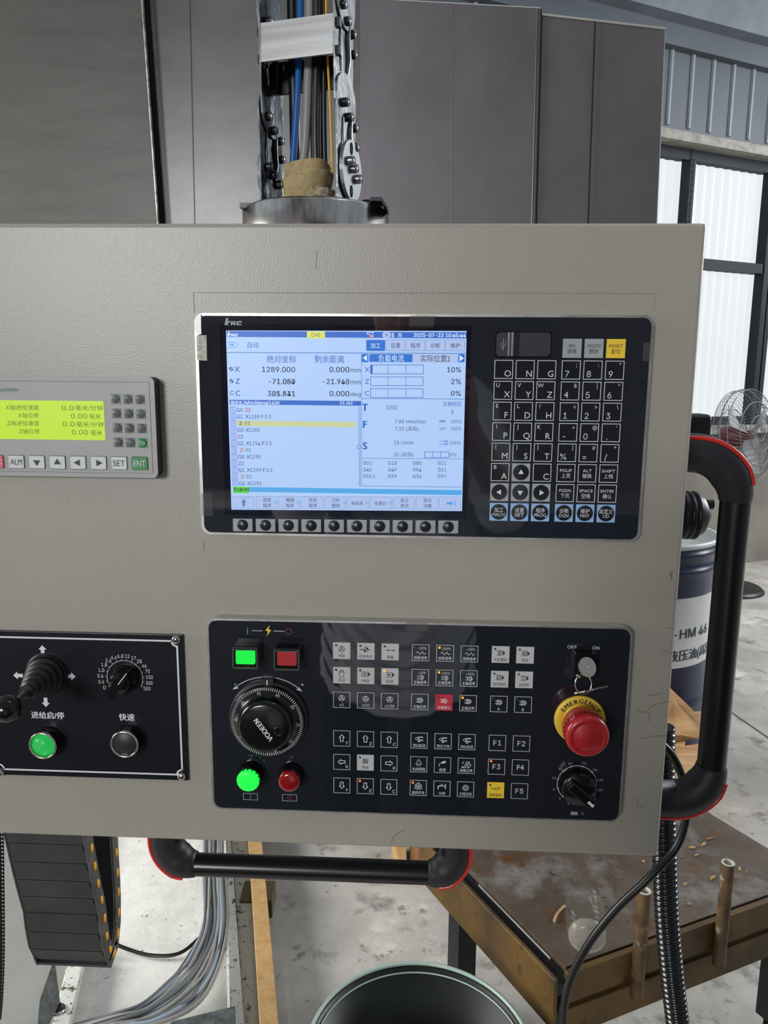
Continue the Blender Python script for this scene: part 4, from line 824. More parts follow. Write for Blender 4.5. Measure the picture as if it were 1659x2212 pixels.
g.stroke(qarc(l_, t_, -90, 0)+[(r_-cr, t_)]+qarc(r_, t_, 180, 270)+[(r_, b_+cr)]+qarc(r_, b_, 90, 180)+[(l_+cr, b_)]+qarc(l_, b_, 0, 90), .0017, YE, WHITEINK, True)
def arrow(px, py, a):
    q = ptc(px, py, YJ); ca, sa = math.cos(R(a)), math.sin(R(a)); pts = [(0, .0048), (.0040, .0004), (.0018, .0004), (.0018, -.0048), (-.0018, -.0048), (-.0018, .0004), (-.0040, .0004)]
    g.flat(fixorient([(q[0]+x*ca-y*sa, q[1]+x*sa+y*ca) for x, y in pts]), YE, WHITEINK)
arrow(92, 1404, 0); arrow(39, 1459, 90); arrow(153, 1461, -90); arrow(99, 1517, 180)
text(g, '进给启/停', ptc(103, 1545, YJ), .0068, YE, WHITEINK, 'c', w=.0325, bold=.0002); text(g, '快速', ptc(274, 1549, YJ), .0068, YE, WHITEINK, 'c', w=.0150, bold=.0002)
dc = ptc(270, 1464, YJ); dr = .0174
g.stroke([(dc[0]+dr*math.cos(R(a)), dc[1]+dr*math.sin(R(a))) for a in range(-28, 209, 6)], .0004, YE, WHITEINK)
lb = ['500', '300', '150', '75', '46', '28', '17', '12', '6.8', '4.4', '2.6', '1.8', '1.0', '0.6', '0.4', '0']
for i, s_ in enumerate(lb):
    a = R(-28+236*i/15); ca, sa = math.cos(a), math.sin(a); g.stroke([(dc[0]+dr*ca, dc[1]+dr*sa), (dc[0]+(dr+.0014)*ca, dc[1]+(dr+.0014)*sa)], .0004, YE, WHITEINK)
    text(g, s_, (dc[0]+(dr+.0056+.0003*len(s_))*ca, dc[1]+(dr+.0046)*sa), .0036, YE, WHITEINK, 'c', w=.0022*len(s_)-(.0010 if '.' in s_ else 0))
g.build('engraving', jp)
for px, py in ((380, 1382), (392, 1677), (0, 1669)):
    q = at(px, py, YJ); mb = MB(); mb.lathe([(.0042, 0), (.0040, .0012), (.0028, .0022), (.0001, .0027)], CHROME, out((q.x, YJ, q.z)), n=20); o = mb.build('screw', ju, loc=(q.x, YJ, q.z))
    mb = MB()
    for a in (30, 120): mb.box(-.0024, .0024, -.0004, .0004, .0018, .0028, BLACKGAP, out((q.x, YJ, q.z)) @ Matrix.Rotation(R(a), 4, 'Z'))
    mb.build('cross_slot', o)
# joystick: bellows, rod, ball (ball leans down-left)
jb = at(103, 1455, YJ); ballc = at(16, 1531, -.082); ax_ = (ballc-jb)
mb = MB(); pts = []; rs = []
for i in range(25):
    t = i/24*.56; p = jb+ax_*t+Vector((0, 0, 0)); fold = .0013*math.cos(i*math.pi/2); pts.append(p); rs.append(.0190*(1-t*1.35)+.0008+fold)
mb.tube(pts, rs, BLKM, n=32); js = mb.build('joystick', ju, loc=jb)
mb = MB(); mb.lathe([(.0200, 0), (.0200, .003), (.0188, .005)], BLKM, out((jb.x, YJ, jb.z)), n=36); mb.build('boot_flange', js)
mb = MB(); mb.tube([jb+ax_*.5, jb+ax_*.9], .0030, mat('brass_grey_rod', (120, 116, 96), rough=.35, metal=.8), n=12); mb.build('lever_rod', js)
mb = MB(); mb.lathe([(.0001, -.0118)]+[(.0118*math.sin(R(a)), -.0118*math.cos(R(a))) for a in range(12, 180, 12)]+[(.0001, .0118)], BLKG, Matrix.Translation(ballc), n=28); mb.build('ball_grip', js)
# dial knob
ob = (dc[0], YJ, dc[1]); mb = MB(); mb.lathe([(.0132, 0), (.0130, .004), (.0105, .007), (.0100, .015), (.0090, .0165), (.0001, .0168)], BLKG, out(ob), n=40); o = mb.build('speed_knob', ju, loc=ob)
Mr = out(ob) @ Matrix.Rotation(R(52), 4, 'Z'); mb = MB(); mb.prism([(-.0155, -.0042), (.006, -.0046), (.0165, 0), (.006, .0046), (-.0155, .0042)], -.020, -.006, BLKG, M=Mr @ Matrix.Rotation(R(-90), 4, 'X') ); mb.build('pointer_bar', o, bevel=.0014)
mb = MB(); mb.box(.002, .0158, -.0004, .0004, .0194, .0204, WHITEINK, Mr); mb.build('pointer_mark', o)
def pbutton(px, py, m, name, lit):
    Yf = YJ-.014; p = at(px, py, Yf); bs = (p.x, YJ, p.z); mb = MB(); mb.lathe([(.0142, 0), (.0142, .002), (.0132, .003), (.0132, .011)], BLKG, out(bs), n=40); o = mb.build(name, ju, loc=bs)
    mb = MB(); mb.lathe([(.0132, .0105), (.0137, .0120), (.0137, .0134), (.0128, .0142), (.0120, .0138), (.0117, .0120)], CHROME, out(bs), n=40); mb.build('metal_ring', o)
    mb = MB(); mb.lathe([(.0117, .0115), (.0116, .0128), (.0112, .0132), (.0001, .0134)] if not lit else [(.0116, .010), (.0114, .0118), (.0088, .0120), (.0087, .0138), (.0001, .0142)], m, out(bs), n=40); mb.build('button_cap', o)
pbutton(91, 1612, GREENSOFT, 'feed_button', True); pbutton(268, 1609, mat('dark_cap', (30, 33, 38), rough=.45), 'rapid_button', False)

# =================================================================== HANDLES
def spline(P, n=8):
    P = [Vector(p) for p in P]; o = []
    for i in range(len(P)-1):
        p0, p1, p2, p3 = P[max(i-1, 0)], P[i], P[i+1], P[min(i+2, len(P)-1)]
        for k in range(n):
            t = k/n; o.append(.5*((2*p1)+(-p0+p2)*t+(2*p0-5*p1+4*p2-p3)*t*t+(-p0+3*p1-3*p2+p3)*t**3))
    o.append(P[-1]); return o
def handle(name, label, ends, bar, Y, rb, rel, outward, loc, redw=.0026):
    """ends: two attach points; bar: two bar ends (Vector); elbows are thick curved castings with a red rib along the outer rim."""
    t = thing(name, loc, label, 'handle')
    mb = MB(); mb.tube([bar[0], bar[1]], rb, GRIP, n=28); mb.build('grip_bar', t)
    for e, b_, o_ in ((ends[0], bar[0], bar[1]), (ends[1], bar[1], bar[0])):
        d = (b_-o_).normalized()                 # bar direction continuing outward
        inn = (e-b_); perp = inn-d*inn.dot(d)
        corner = b_+d*inn.dot(d)
        pts = []; N = 20
        L1 = (corner-b_).length; R_ = min(L1, perp.length)*.98
        c1 = corner-d*R_; c2 = corner+perp.normalized()*R_; ce = c1+perp.normalized()*R_
        pts = [b_, c1]+[ce-perp.normalized()*R_*math.cos(R(a))+d*R_*math.sin(R(a)) for a in range(8, 90, 8)]+[c2, e]
        rs = [rb*1.02]+[rb+(rel-rb)*min(1, (i+1)/5) for i in range(len(pts)-1)]
        mb = MB(); mb.tube(pts, rs, RUBBER, n=28); eb = mb.build('elbow', t)
        mb = MB(); rim = []
        for i in range(3, len(pts)):
            tg = (pts[min(i+1, len(pts)-1)]-pts[i-1]).normalized(); outn = tg.cross(Vector((0, 1, 0)));
            if outn.dot(pts[i]-ce) < 0: outn = -outn
            rim.append(pts[i]+(outn*.80+Vector((0, -.60, 0)))*rs[i]*.99)
        mb.tube(rim, redw, REDLINE, n=8); mb.build('red_rib', eb)
    return t
Yh = .085
rb = 32*mpp(Yh)*.98
t1, t2 = at(1594, 1082, Yh), at(1532, 1652, Yh); xb = (t1.x+t2.x)/2
zb1, zb2 = at(1500, 978, Yh).z, at(1500, 1727, Yh).z
handle('side_handle', 'thick black grip handle with red edged elbows on the right side of the cabinet', [Vector((XR-.002, Yh, zb1)), Vector((XR-.002, Yh, zb2))], [Vector((xb, Yh, t1.z)), Vector((xb, Yh, t2.z))], Yh, rb, .0195, 1, (XR, Yh, zb2))
zbb = at(670, 1876, Yh).z; xl, xr = at(360, 1840, Yh).x, at(985, 1870, Yh).x
handle('lower_handle', 'black grip handle with red edged ends below the bottom edge of the cabinet', [Vector((xl, Yh, ZB+.001)), Vector((xr, Yh, ZB+.001))], [Vector((at(425, 1868, Yh).x, Yh, zbb)), Vector((at(925, 1880, Yh).x, Yh, zbb))], Yh, .0125, .0185, 1, ((xl+xr)/2, Yh, zbb-.013))
# rear fittings on the right side
q = at(1505, 925, .20); mb = MB(); mb.box(XR-.02, at(1534, 910, .2).x, .19, .225, q.z-.022, at(1500, 895, .19).z, BACKP); o = mb.build('rear_bracket', bevel=.006); tag(o, 'black bracket end peeping out behind the cabinet just above the side handle', 'bracket')
q2 = at(1508, 1113, .19); rd = 50*mpp(.19)
kn = thing('clamp_knob', (XR+.01, .19, q2.z), 'round black ribbed clamp knob behind the right side of the cabinet', 'knob')
mb = MB(); KX0 = at(1533, 1113, .19).x-.053; MK = Matrix.Translation((KX0, .19, q2.z)) @ Matrix.Rotation(R(90), 4, 'Y')
mb.lathe([(rd*.9, -.002), (rd, .012), (rd, .030), (rd*.82, .044), (rd*.3, .052), (.001, .053)], BACKP, MK, n=36); k1 = mb.build('knob_body', kn)
for i in range(5):
    mb = MB(); mb.lathe([(rd*1.0, .004+i*.007), (rd*1.045, .005+i*.007), (rd*1.045, .008+i*.007), (rd, .009+i*.007)], BLKSTEEL, MK, n=36); mb.build('rib', kn)
mb = MB(); q3 = at(1533, 1082, .19); mb.tube([(KX0+.030, .19, q3.z-.004), (q3.x+.004, .19, q3.z-.004)], .0055, BACKP, n=14); mb.build('pin', kn)
mb = MB(); za, zb = at(1490, 1012, .19).z, at(1490, 1205, .19).z; mb.prism([(XR-.03, zb-.004), (KX0-.012, zb), (KX0+.004, zb+.03), (KX0+.006, za), (XR-.03, za)], .165, .215, BACKP); mb.build('mounting_arm', kn, bevel=.003)

# =================================================================== HANGING ARM: flange, carrier chain, cables
ARX = at(683, 455, .14).x; FC = Vector((ARX, .14, ZT))
fl_ = thing('mounting_flange', FC, 'round machined steel mounting flange on top of the cabinet', 'flange')
fr_ = 155*mpp(.07)*1.06
zf = at(683, 428, .14-fr_).z
mb = MB(); mb.lathe([(fr_, 0), (fr_, zf-ZT), (fr_-.004, zf-ZT+.003), (.02, zf-ZT+.003)], STEEL, Matrix.Translation(FC), n=72); mb.build('flange_ring', fl_)
zt2 = zf+.003
for px, Y_, hh in ((794, .16, .014), (822, .19, .010), (556, .17, .010)):
    q = at(px, 425, Y_); mb = MB(); mb.lathe([(.0072, 0), (.0072, hh), (.0062, hh+.001), (.0035, hh+.001), (.0034, hh-.004), (.0001, hh-.004)], BLKSTEEL, Matrix.Translation((q.x, Y_, zt2)), n=24); mb.build('bolt', fl_)
q = at(800, 424, .10); q1 = at(838, 459, .10); th_ = Vector((0, .03, 0))
mb = MB(); A = Vector((q.x, .095, zt2+.001)); B = Vector((q.x+.011, .095, zt2+.001)); C = Vector((q1.x, .095, q1.z+.001)); u_ = Vector((0, 0, .0035))
mb.hexa([A, B, B+th_, A+th_], [A+u_, B+u_, B+th_+u_, A+th_+u_], BLKSTEEL); mb.hexa([B, C, C+th_, B+th_], [B+u_, C+u_, C+th_+u_, B+th_+u_], BLKSTEEL); mb.build('bent_bracket', fl_)
q = at(540, 440, .12); mb = MB(); mb.box(q.x-.006, q.x+.004, .10, .13, zt2-.004, zt2+.0005, BLKSTEEL); mb.build('lug', fl_)

ROT = R(-14.5)
CC = at(664, 240, .135); CC.z = zt2
MC = Matrix.Translation(CC) @ Matrix.Rotation(ROT, 4, 'Z')
ch = thing('cable_carrier', CC, 'bright steel link cable carrier rising from the flange above the cabinet', 'cable carrier')
HW = .0385; DEP = .027; PIT_ = .0865
zt3 = .34
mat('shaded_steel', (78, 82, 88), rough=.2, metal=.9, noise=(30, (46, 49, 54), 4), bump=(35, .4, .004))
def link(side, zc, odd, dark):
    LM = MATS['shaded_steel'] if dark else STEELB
    mb = MB(); th = .0017; xo = side*(HW+(0 if odd else .0024)); hl = PIT_/2+.021; pts = []
    for k in range(13): a = R(180*k/12); pts.append((DEP*math.cos(a), hl-DEP*.8+DEP*.9*math.sin(a)))
    for k in range(13): a = R(180+180*k/12); pts.append((DEP*math.cos(a)*.92, -hl+DEP*.8+DEP*.9*math.sin(a)))
    n = len(pts); vs = [MC @ Vector((xo+s2*th, p[0], zc+p[1])) for s2 in (-.5, .5) for p in pts]
    mb.add(vs, [tuple(range(n))[::-1], tuple(range(n, 2*n))], LM); mb.add(vs, [(i, (i+1) % n, (i+1) % n+n, i+n) for i in range(n)], STEELB)
    o = mb.build('side_link', ch)
    # pressed rib (real relief) and rivets
    mb = MB(); xr_ = xo+side*0+.0016
    mb.tube([MC @ Vector((xr_, .010, zc+.028)), MC @ Vector((xr_, .006, zc+.012)), MC @ Vector((xr_, .009, zc-.004)), MC @ Vector((xr_, .005, zc-.020))], [.0028, .0035, .0035, .002], LM, n=8)
    mb.tube([MC @ Vector((xr_, -.012, zc+.024)), MC @ Vector((xr_, -.013, zc)), MC @ Vector((xr_, -.010, zc-.020))], [.001, .0018, .001], LM, n=8); mb.build('pressed_rib', o)
    for (yy, zz) in ((-.012, PIT_/2-.006), (0, PIT_/2-.016), (.015, PIT_/2-.022), (.018, .004)):
        mb = MB(); mb.lathe([(.0042, -.0045), (.0042, .0045)], BLKSTEEL, MC @ Matrix.Translation((xo+.002*1, yy, zc+zz)) @ Matrix.Rotation(R(90), 4, 'Y'), n=14, cap0=True)
        mb.lathe([(.0042, .0045), (.0039, .0056), (.0001, .0058)], STEELB, MC @ Matrix.Translation((xo+.002*1, yy, zc+zz)) @ Matrix.Rotation(R(90), 4, 'Y'), n=14); mb.build('rivet', o)
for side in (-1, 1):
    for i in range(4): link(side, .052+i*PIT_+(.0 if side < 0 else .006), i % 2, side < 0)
# end discs
for side in (-1, 1):
    mb = MB(); xo = side*(HW+.0055)+.001; mb.lathe([(.0001, -.002), (.0285, -.002), (.0285, .0015), (.0001, .0015)], mat('disc_steel', (120, 124, 128), rough=.4, metal=.7) if 'disc_steel' not in MATS else MATS['disc_steel'], MC @ Matrix.Translation((xo, .004, .036)) @ Matrix.Rotation(R(90), 4, 'Y'), n=40, smooth=False); o = mb.build('end_disc', ch)
    for yy, zz in ((-.010, .006), (0, .001), (.012, -.006)):
        mb = MB(); mb.lathe([(.0045, 0), (.0045, .0062), (.0040, .0072), (.0001, .0074)], STEELB if side > 0 else BLKSTEEL, MC @ Matrix.Translation((xo+.0012, yy, .036+zz)) @ Matrix.Rotation(R(90), 4, 'Y'), n=14); mb.build('bolt', o)
    for yy, zz in ((0, .020), (0, -.020)):
        mb = MB(); mb.lathe([(.0001, 0), (.0034, 0), (.0034, .0006)], BLACKGAP, MC @ Matrix.Translation((xo+.0016, yy, .036+zz)) @ Matrix.Rotation(R(90), 4, 'Y') @ Matrix.Scale(1.7, 4, (1, 0, 0)), n=14); mb.build('slot', o)
# cross bar
zcb = at(660, 82, .11).z-CC.z; hb = 36*mpp(.11)
mb = MB(); mb.box(-HW+.001, HW-.001, -DEP+.001, -DEP+.004, zcb-hb, zcb+hb, ALU, MC); mb.build('cross_bar', ch)
mb = MB(); mb.box(-HW+.001, HW-.001, DEP-.012, DEP-.008, zcb-hb-.016, zcb+hb-.02, BLKSTEEL, MC); mb.build('rear_bar', ch)
for sx in (-1, 1):
    for dz in (-hb*.7, hb*.7):
        mb = MB(); mb.box(sx*(HW+.001)-.003, sx*(HW+.001)+.0035, -DEP+.004, -DEP+.010, zcb+dz-.005, zcb+dz+.003, BLKSTEEL, MC); mb.build('clip', ch)
# cables (each a thing)
def hang(name, label, pts, r_, m, group=None, n=12):
    mb = MB(); P = spline([MC @ Vector(p) for p in pts], 6); mb.tube(P, r_, m, n=n); o = mb.build(name, loc=P[0]); tag(o, label, 'cable', group); return o
z_ = .034
hang('cable', 'thick black cable furthest left between the carrier links', [(-.018, .012, z_), (-.019, .012, .10), (-.020, .012, .22), (-.019, .012, .36)], .0058, CABLEB)
hang('cable', 'bright blue cable rising through the cable carrier', [(-.015, -.006, z_), (-.0105, -.004, .09), (-.006, -.002, .18), (-.004, 0, .36)], .0036, CABLEBL)
hang('cable', 'grey cable in the middle of the cable carrier, right of the blue one', [(-.006, -.004, z_), (-.001, -.003, .07), (.003, 0, .18), (.003, .004, .36)], .0046, CABLEG)
hang('cable', 'thick black cable right of the grey one in the carrier', [(.010, 0, z_), (.009, 0, .08), (.0105, .002, .18), (.0105, .002, .36)], .0056, CABLEB)
hang('cable', 'thin black cable squeezed beside the thick one in the carrier', [(.0165, .006, z_), (.0155, .006, .09), (.016, .006, .18), (.016, .006, .36)], .0034, CABLEB)
hang('earth_wire', 'thin yellow wire at the right inside the cable carrier', [(.0275, -.002, z_), (.0250, -.002, .10), (.0215, -.002, .18), (.0205, 0, .36)], .0013, CABLEY)
hang('earth_wire', 'thin dark green wire beside the yellow one in the cable carrier', [(.0265, 0, z_), (.0235, .001, .10), (.0205, .001, .18), (.0190, .002, .36)], .0010, CABLEGR)
# dirty cloth wrap round the cables
mb = MB(); n = 64; rows = 60; H = .041; vs = []
for j in range(rows):
    t = j/(rows-1)
    for k in range(n):
        a = 2*math.pi*k/n; sq = (abs(math.cos(a))**4+abs(math.sin(a))**4)**(-.25)
        fold = .0042*((t*2.6-(a+.9)/(2*math.pi)) % 1.0)
        r_ = (.0235-.0035*t)*sq*.93+fold; vs.append(MC @ Vector((.001+r_*math.cos(a)*1.06, -.001+r_*math.sin(a)*.86, t*(H+.004*math.sin(a*1.0+2.6)))))
mb.add(vs, [(j*n+k, j*n+(k+1) % n, (j+1)*n+(k+1) % n, (j+1)*n+k) for j in range(rows-1) for k in range(n)], CLOTH, True)
ct = MC @ Vector((0, 0, H*.9)); mb.add(vs[-n:]+[ct], [(k, (k+1) % n, n) for k in range(n)], CLOTH); o = mb.build('cloth_wrap', loc=CC); tag(o, 'dirty yellowish cloth wrapped round the cables on the steel flange', 'cloth')

# =================================================================== RIGHT SIDE: hose, cable
def ringhose(name, label, pts, r_, pitch, m, cat='hose', group=None):
    P = spline(pts, 14); L_ = [0]
    for a, b in zip(P, P[1:]): L_.append(L_[-1]+(b-a).length)
    tot = L_[-1]; N = int(tot/pitch*6); Q = []; rs = []; j = 0
    for i in range(N+1):
        s_ = tot*i/N
        while j < len(L_)-2 and L_[j+1] < s_: j += 1
        f = (s_-L_[j])/max(L_[j+1]-L_[j], 1e-9); Q.append(P[j].lerp(P[j+1], f)); rs.append(r_*(1+.13*math.sin(2*math.pi*i/6)))
    mb = MB(); mb.tube(Q, rs, m, n=18); o = mb.build(name, loc=P[-1]); tag(o, label, cat, group); return o
HOSE = mat('glossy_black_hose', (12, 13, 15), rough=.18, spec=.6)
YHs = .20
ringhose('corrugated_hose', 'glossy black corrugated hose hanging down at the right behind the cabinet', [at(1432, 1570, YHs), at(1432, 1700, YHs), at(1436, 1850, YHs), at(1441, 1980, YHs), at(1452, 2110, YHs), at(1466, 2230, YHs), at(1476, 2330, YHs)], 26.0*mpp(YHs)*.97, .0078, HOSE)
mb = MB(); P = spline([at(1420, 1600, .17), at(1452, 1632, .165), at(1477, 1690, .16), at(1484, 1752, .155), at(1462, 1828, .15), at(1400, 1898, .14), at(1330, 1965, .14), at(1268, 2045, .14), at(1228, 2130, .14), at(1216, 2212, .14), at(1212, 2330, .14)], 10)
mb.tube(P, .0048, CABLEB, n=12); o = mb.build('black_cable', loc=P[-1]); tag(o, 'smooth black cable looping out behind the side handle and down across the trolley', 'cable')
ringhose('left_hose', 'black ribbed hose at the left edge hanging below the cabinet', [at(-6, 1780, .12), at(-4, 1900, .12), at(-3, 2050, .12), at(-6, 2150, .12), at(-10, 2200, .12)], 13*mpp(.12), .005, HOSE)

# =================================================================== ENERGY CHAIN (nylon, lower left)
dchain = thing('drag_chain', gz(150, 2100, 0), 'wide black nylon drag chain with orange dots looping below the left of the cabinet', 'cable chain')
# loop in the y-z plane, width along x
xL = at(-8, 1805, .42).x; xR = at(170, 1806, .42).x
zb0 = at(232, 2052, .54).z; ztop = ZB+.25
path = []
ya, yb = .42, .565
for k in range(17): t = k/16; zz = ztop-(ztop-(zb0+.12))*t; tt = max(0, (ZB-zz)/(ZB-zb0-.12)); path.append(Vector((0, ya+.062*tt**2, zz)))
yc_ = (ya+.062+yb)/2; ry = (yb-ya-.062)/2
for k in range(1, 12): a = math.pi*k/12; path.append(Vector((0, yc_-ry*math.cos(a), zb0+.12-.12*math.sin(a))))
for k in range(9): t = k/8; path.append(Vector((0, yb+.0*t, zb0+.12+(ztop-(zb0+.12))*t)))
Lc = [0]
for a, b in zip(path, path[1:]): Lc.append(Lc[-1]+(b-a).length)
def pat(s_):
    for j in range(len(Lc)-1):
        if Lc[j+1] >= s_: f = (s_-Lc[j])/(Lc[j+1]-Lc[j]); return path[j].lerp(path[j+1], f), (path[j+1]-path[j]).normalized()
    return path[-1], (path[-1]-path[-2]).normalized()
LP_ = .040; nl = int(Lc[-1]/LP_)
for i in range(nl):
    p, t = pat((i+.5)*LP_); nrm = Vector((0, t.z, -t.y))        # inward
    if nrm.dot(Vector((0, yc_, zb0+.2))-p) < 0: nrm = -nrm
    M_ = Matrix.Translation((0, p.y, p.z)) @ Matrix(((1, 0, 0), (0, nrm.y, t.y), (0, nrm.z, t.z))).to_4x4()
    # local: x width, y inward thickness, z along
    mb = MB(); mb.box(xL, xR, -.003, .003, -LP_*.50, LP_*.50, CHAINP, M_)
    mb.box(xL+.006, xR-.006, -.0045, -.003, -LP_*.40, -LP_*.05, CHAINP, M_)
    o = mb.build('chain_link', dchain, bevel=.0012)
    mb = MB(); mb.box(xR-.004, xR+.001, -.004, .022, -LP_*.52, LP_*.52, CHAINF, M_); mb.build('side_plate', o, bevel=.002)
    mb = MB(); mb.box(xL-.001, xL+.004, -.004, .022, -LP_*.52, LP_*.52, CHAINP, M_); mb.build('side_plate', o, bevel=.002)
    mb = MB(); mb.lathe([(.0001, .0012), (.0052, .0012), (.0052, 0)], ZIP, M_ @ Matrix.Translation((xR+.0012, .009, 0)) @ Matrix.Rotation(R(90), 4, 'Y') @ Matrix.Scale(1.7, 4, (1, 0, 0)), n=14); mb.build('orange_pin', o)

# =================================================================== FLOOR AREA, LEFT
def fq(mb, pix, z0, z1, m): q0 = [gz(p[0], p[1], z1) for p in pix]; mb.hexa([Vector((q.x, q.y, z0)) for q in q0], q0, m)
mb = MB(); fq(mb, [(-400, 2500), (535, 2500), (486, 1780), (150, 1780)], 0, .030, SLABM); o = mb.build('foundation_slab'); tag(o, 'pale speckled concrete slab under the drag chain at the lower left', 'slab')
rl = thing('steel_channel', gz(520, 2100, 0), 'long white painted steel channel with flaking paint running beside the wooden batten', 'steel channel')
mb = MB(); fq(mb, [(512, 2500), (548, 2500), (496, 1780), (483, 1780)], .0302, .075, RAILM); mb.build('web', rl)
mb = MB(); fq(mb, [(548, 2500), (585, 2500), (541, 1780), (498, 1780)], .0302, .045, RAILM); mb.build('web', rl)
mb = MB(); fq(mb, [(498, 2500), (506, 2500), (487, 1780), (483, 1780)], .0302, .095, RAILM); mb.build('flange', rl)
# grey machine base + flange bar
mb = MB(); fq(mb, [(-500, 2500), (95, 2500), (196, 1990), (215, 1780), (-300, 1780)][:4], .0302, .06, BASEM)
q0 = [gz(p[0], p[1], .06) for p in [(-700, 2500), (70, 2500), (232, 1700), (-400, 1700)]]; mb = MB(); mb.hexa([Vector((q.x, q.y, .0302)) for q in q0], q0, BASEM)
bs = mb.build('machine_pedestal'); tag(bs, 'smooth light grey machine pedestal at the lower left corner', 'pedestal')
fb = thing('flange_bar', gz(150, 2150, .06), 'speckled white steel bar along the edge of the grey machine base', 'steel bar')
q0 = [gz(p[0], p[1], .085) for p in [(52, 2450), (96, 2450), (190, 2036), (158, 2030)]]; mb = MB(); mb.hexa([Vector((q.x, q.y, .0605)) for q in q0], q0, RAILM); mb.build('bar', fb, bevel=.003)
q = gz(123, 2180, .088); mb = MB(); mb.lathe([(.017, 0), (.017, .003), (.009, .003)], CHROME, Matrix.Translation((q.x, q.y, .0855)), n=24); mb.lathe([(.010, .003), (.010, .012), (.005, .012), (.005, .024), (.0001, .024)], BLKSTEEL, Matrix.Translation((q.x, q.y, .0855)), n=6, smooth=False); mb.build('bolt', fb)
# pointed steel scraper plate
Yp = gz(100, 2212, .06).y-.02; P3 = [at(115, 2076, Yp), at(127, 2168, Yp), at(100, 2250, Yp), at(80, 2230, Yp), at(86, 2160, Yp)]
P3 = [Vector((p.x, p.y, max(p.z, .0605))) for p in P3]
mb = MB(); n = len(P3); off = Vector((0, .006, 0)); mb.add(P3+[p+off for p in P3], [tuple(range(n))[::-1], tuple(range(n, 2*n))]+[((i+1) % n, i, i+n, (i+1) % n+n) for i in range(n)], PLATEM); o = mb.build('pointed_plate', loc=P3[2]); tag(o, 'small pointed grey steel plate standing beside the bolt of the white bar', 'steel plate')
# cable bundle
bz = .075
base_pts = [(466, 1780), (467, 1900), (465, 2000), (440, 2080), (395, 2145), (320, 2190), (240, 2212), (60, 2260)]
cols = [CABLEG, mat('silver_cable', (196, 198, 200), rough=.35), CABLEG, mat('dark_grey_cable', (96, 98, 100), rough=.35), CABLEB, MATS['silver_cable'] if 'silver_cable' in MATS else CABLEG, mat('pale_blue_cable', (140, 152, 164), rough=.35), CABLEG]
bun = thing('cable_bundle', gz(440, 2080, .05), 'thick bundle of grey and black cables curving over the pale slab', 'cable bundle')
for i in range(24):
    f = ((i*7) % 24)/23; pts = []
    for j, (x, y) in enumerate(base_pts):
        sp = (1, 1, 1.15, 1.5, 1.9, 1.3, .9, .8)[j]; nx, ny = ((1, 0), (1, 0), (1, .05), (.8, .6), (.62, .78), (.35, .9), (.1, 1), (.1, 1))[j]
        o_ = (f-.5)*46*sp+random.uniform(-6, 6); zz = bz-.02+.045*abs(math.sin(i*2.4))-(.02 if j in (0, 7) else 0)
        pts.append(gz(x+nx*o_, y+ny*o_*.8, .040 if j == 7 else max(.042, zz)))
    mb = MB(); P = spline(pts, 6); mb.tube(P, random.choice((.0036, .0046, .0058)), cols[(i*5) % 8], n=8)
    mb.build('cable', bun)
mb = MB(); P = spline([gz(230, 2030, .06), gz(275, 2050, .045), gz(330, 2064, .042), gz(390, 2058, .045), gz(440, 2016, .06), gz(475, 1975, .10)], 8); mb.tube(P, .0045, CABLEB, n=10); o = mb.build('thin_cable', loc=P[2]); tag(o, 'single thin black cable crossing the pale slab from the drag chain to the bundle', 'cable')
# grey steel plate at the bottom
mb = MB(); fq(mb, [(250, 2330), (512, 2330), (508, 2172), (372, 2205)], .13, .145, PLATEM); o = mb.build('cover_plate', bevel=.002); tag(o, 'grey pitted steel cover plate over the cables at the bottom edge', 'steel plate')
fq_ = gz(440, 2330, .13); mb = MB()
# support for the plate
pp_ = [gz(500, 2320, .1299), gz(400, 2320, .1299)]
for q in pp_:
    mb = MB(); mb.box(q.x-.012, q.x+.012, q.y-.012, q.y+.012, .0302 if q.x < gz(535, 2320, .03).x else 0, .1298, BLKSTEEL); mb.build('support_foot', o)
    bpy.context.view_layer.update()
# wooden batten + block
def beam(name, label, cat, p0, p1, wd, z0, z1, m):
    d = (p1-p0); d.z = 0; d.normalize(); nn = Vector((-d.y, d.x, 0))*wd/2
    q = [p0-nn, p1-nn, p1+nn, p0+nn]; q = [q[0], q[3], q[2], q[1]]
    mb = MB(); mb.hexa([Vector((v.x, v.y, z0)) for v in q][::-1], [Vector((v.x, v.y, z1)) for v in q][::-1], m); o = mb.build(name, bevel=.002, loc=(p0.x, p0.y, z0))
    if label: tag(o, label, cat)
    return o
blk = beam('wooden_block', 'dirty square wooden block under the long batten near the cabinet', 'wood block', gz(523, 1925, .05), gz(592, 1925, .05), .085, .0, .052, mat('oily_wood', (104, 96, 72), rough=.7, noise=(10, (80, 72, 52), 4)))
beam('wooden_batten', 'long pale wooden batten lying on the floor below the cabinet', 'batten', gz(547, 1760, .08), gz(596, 2400, .08), .040, .0525, .082, WOOD)
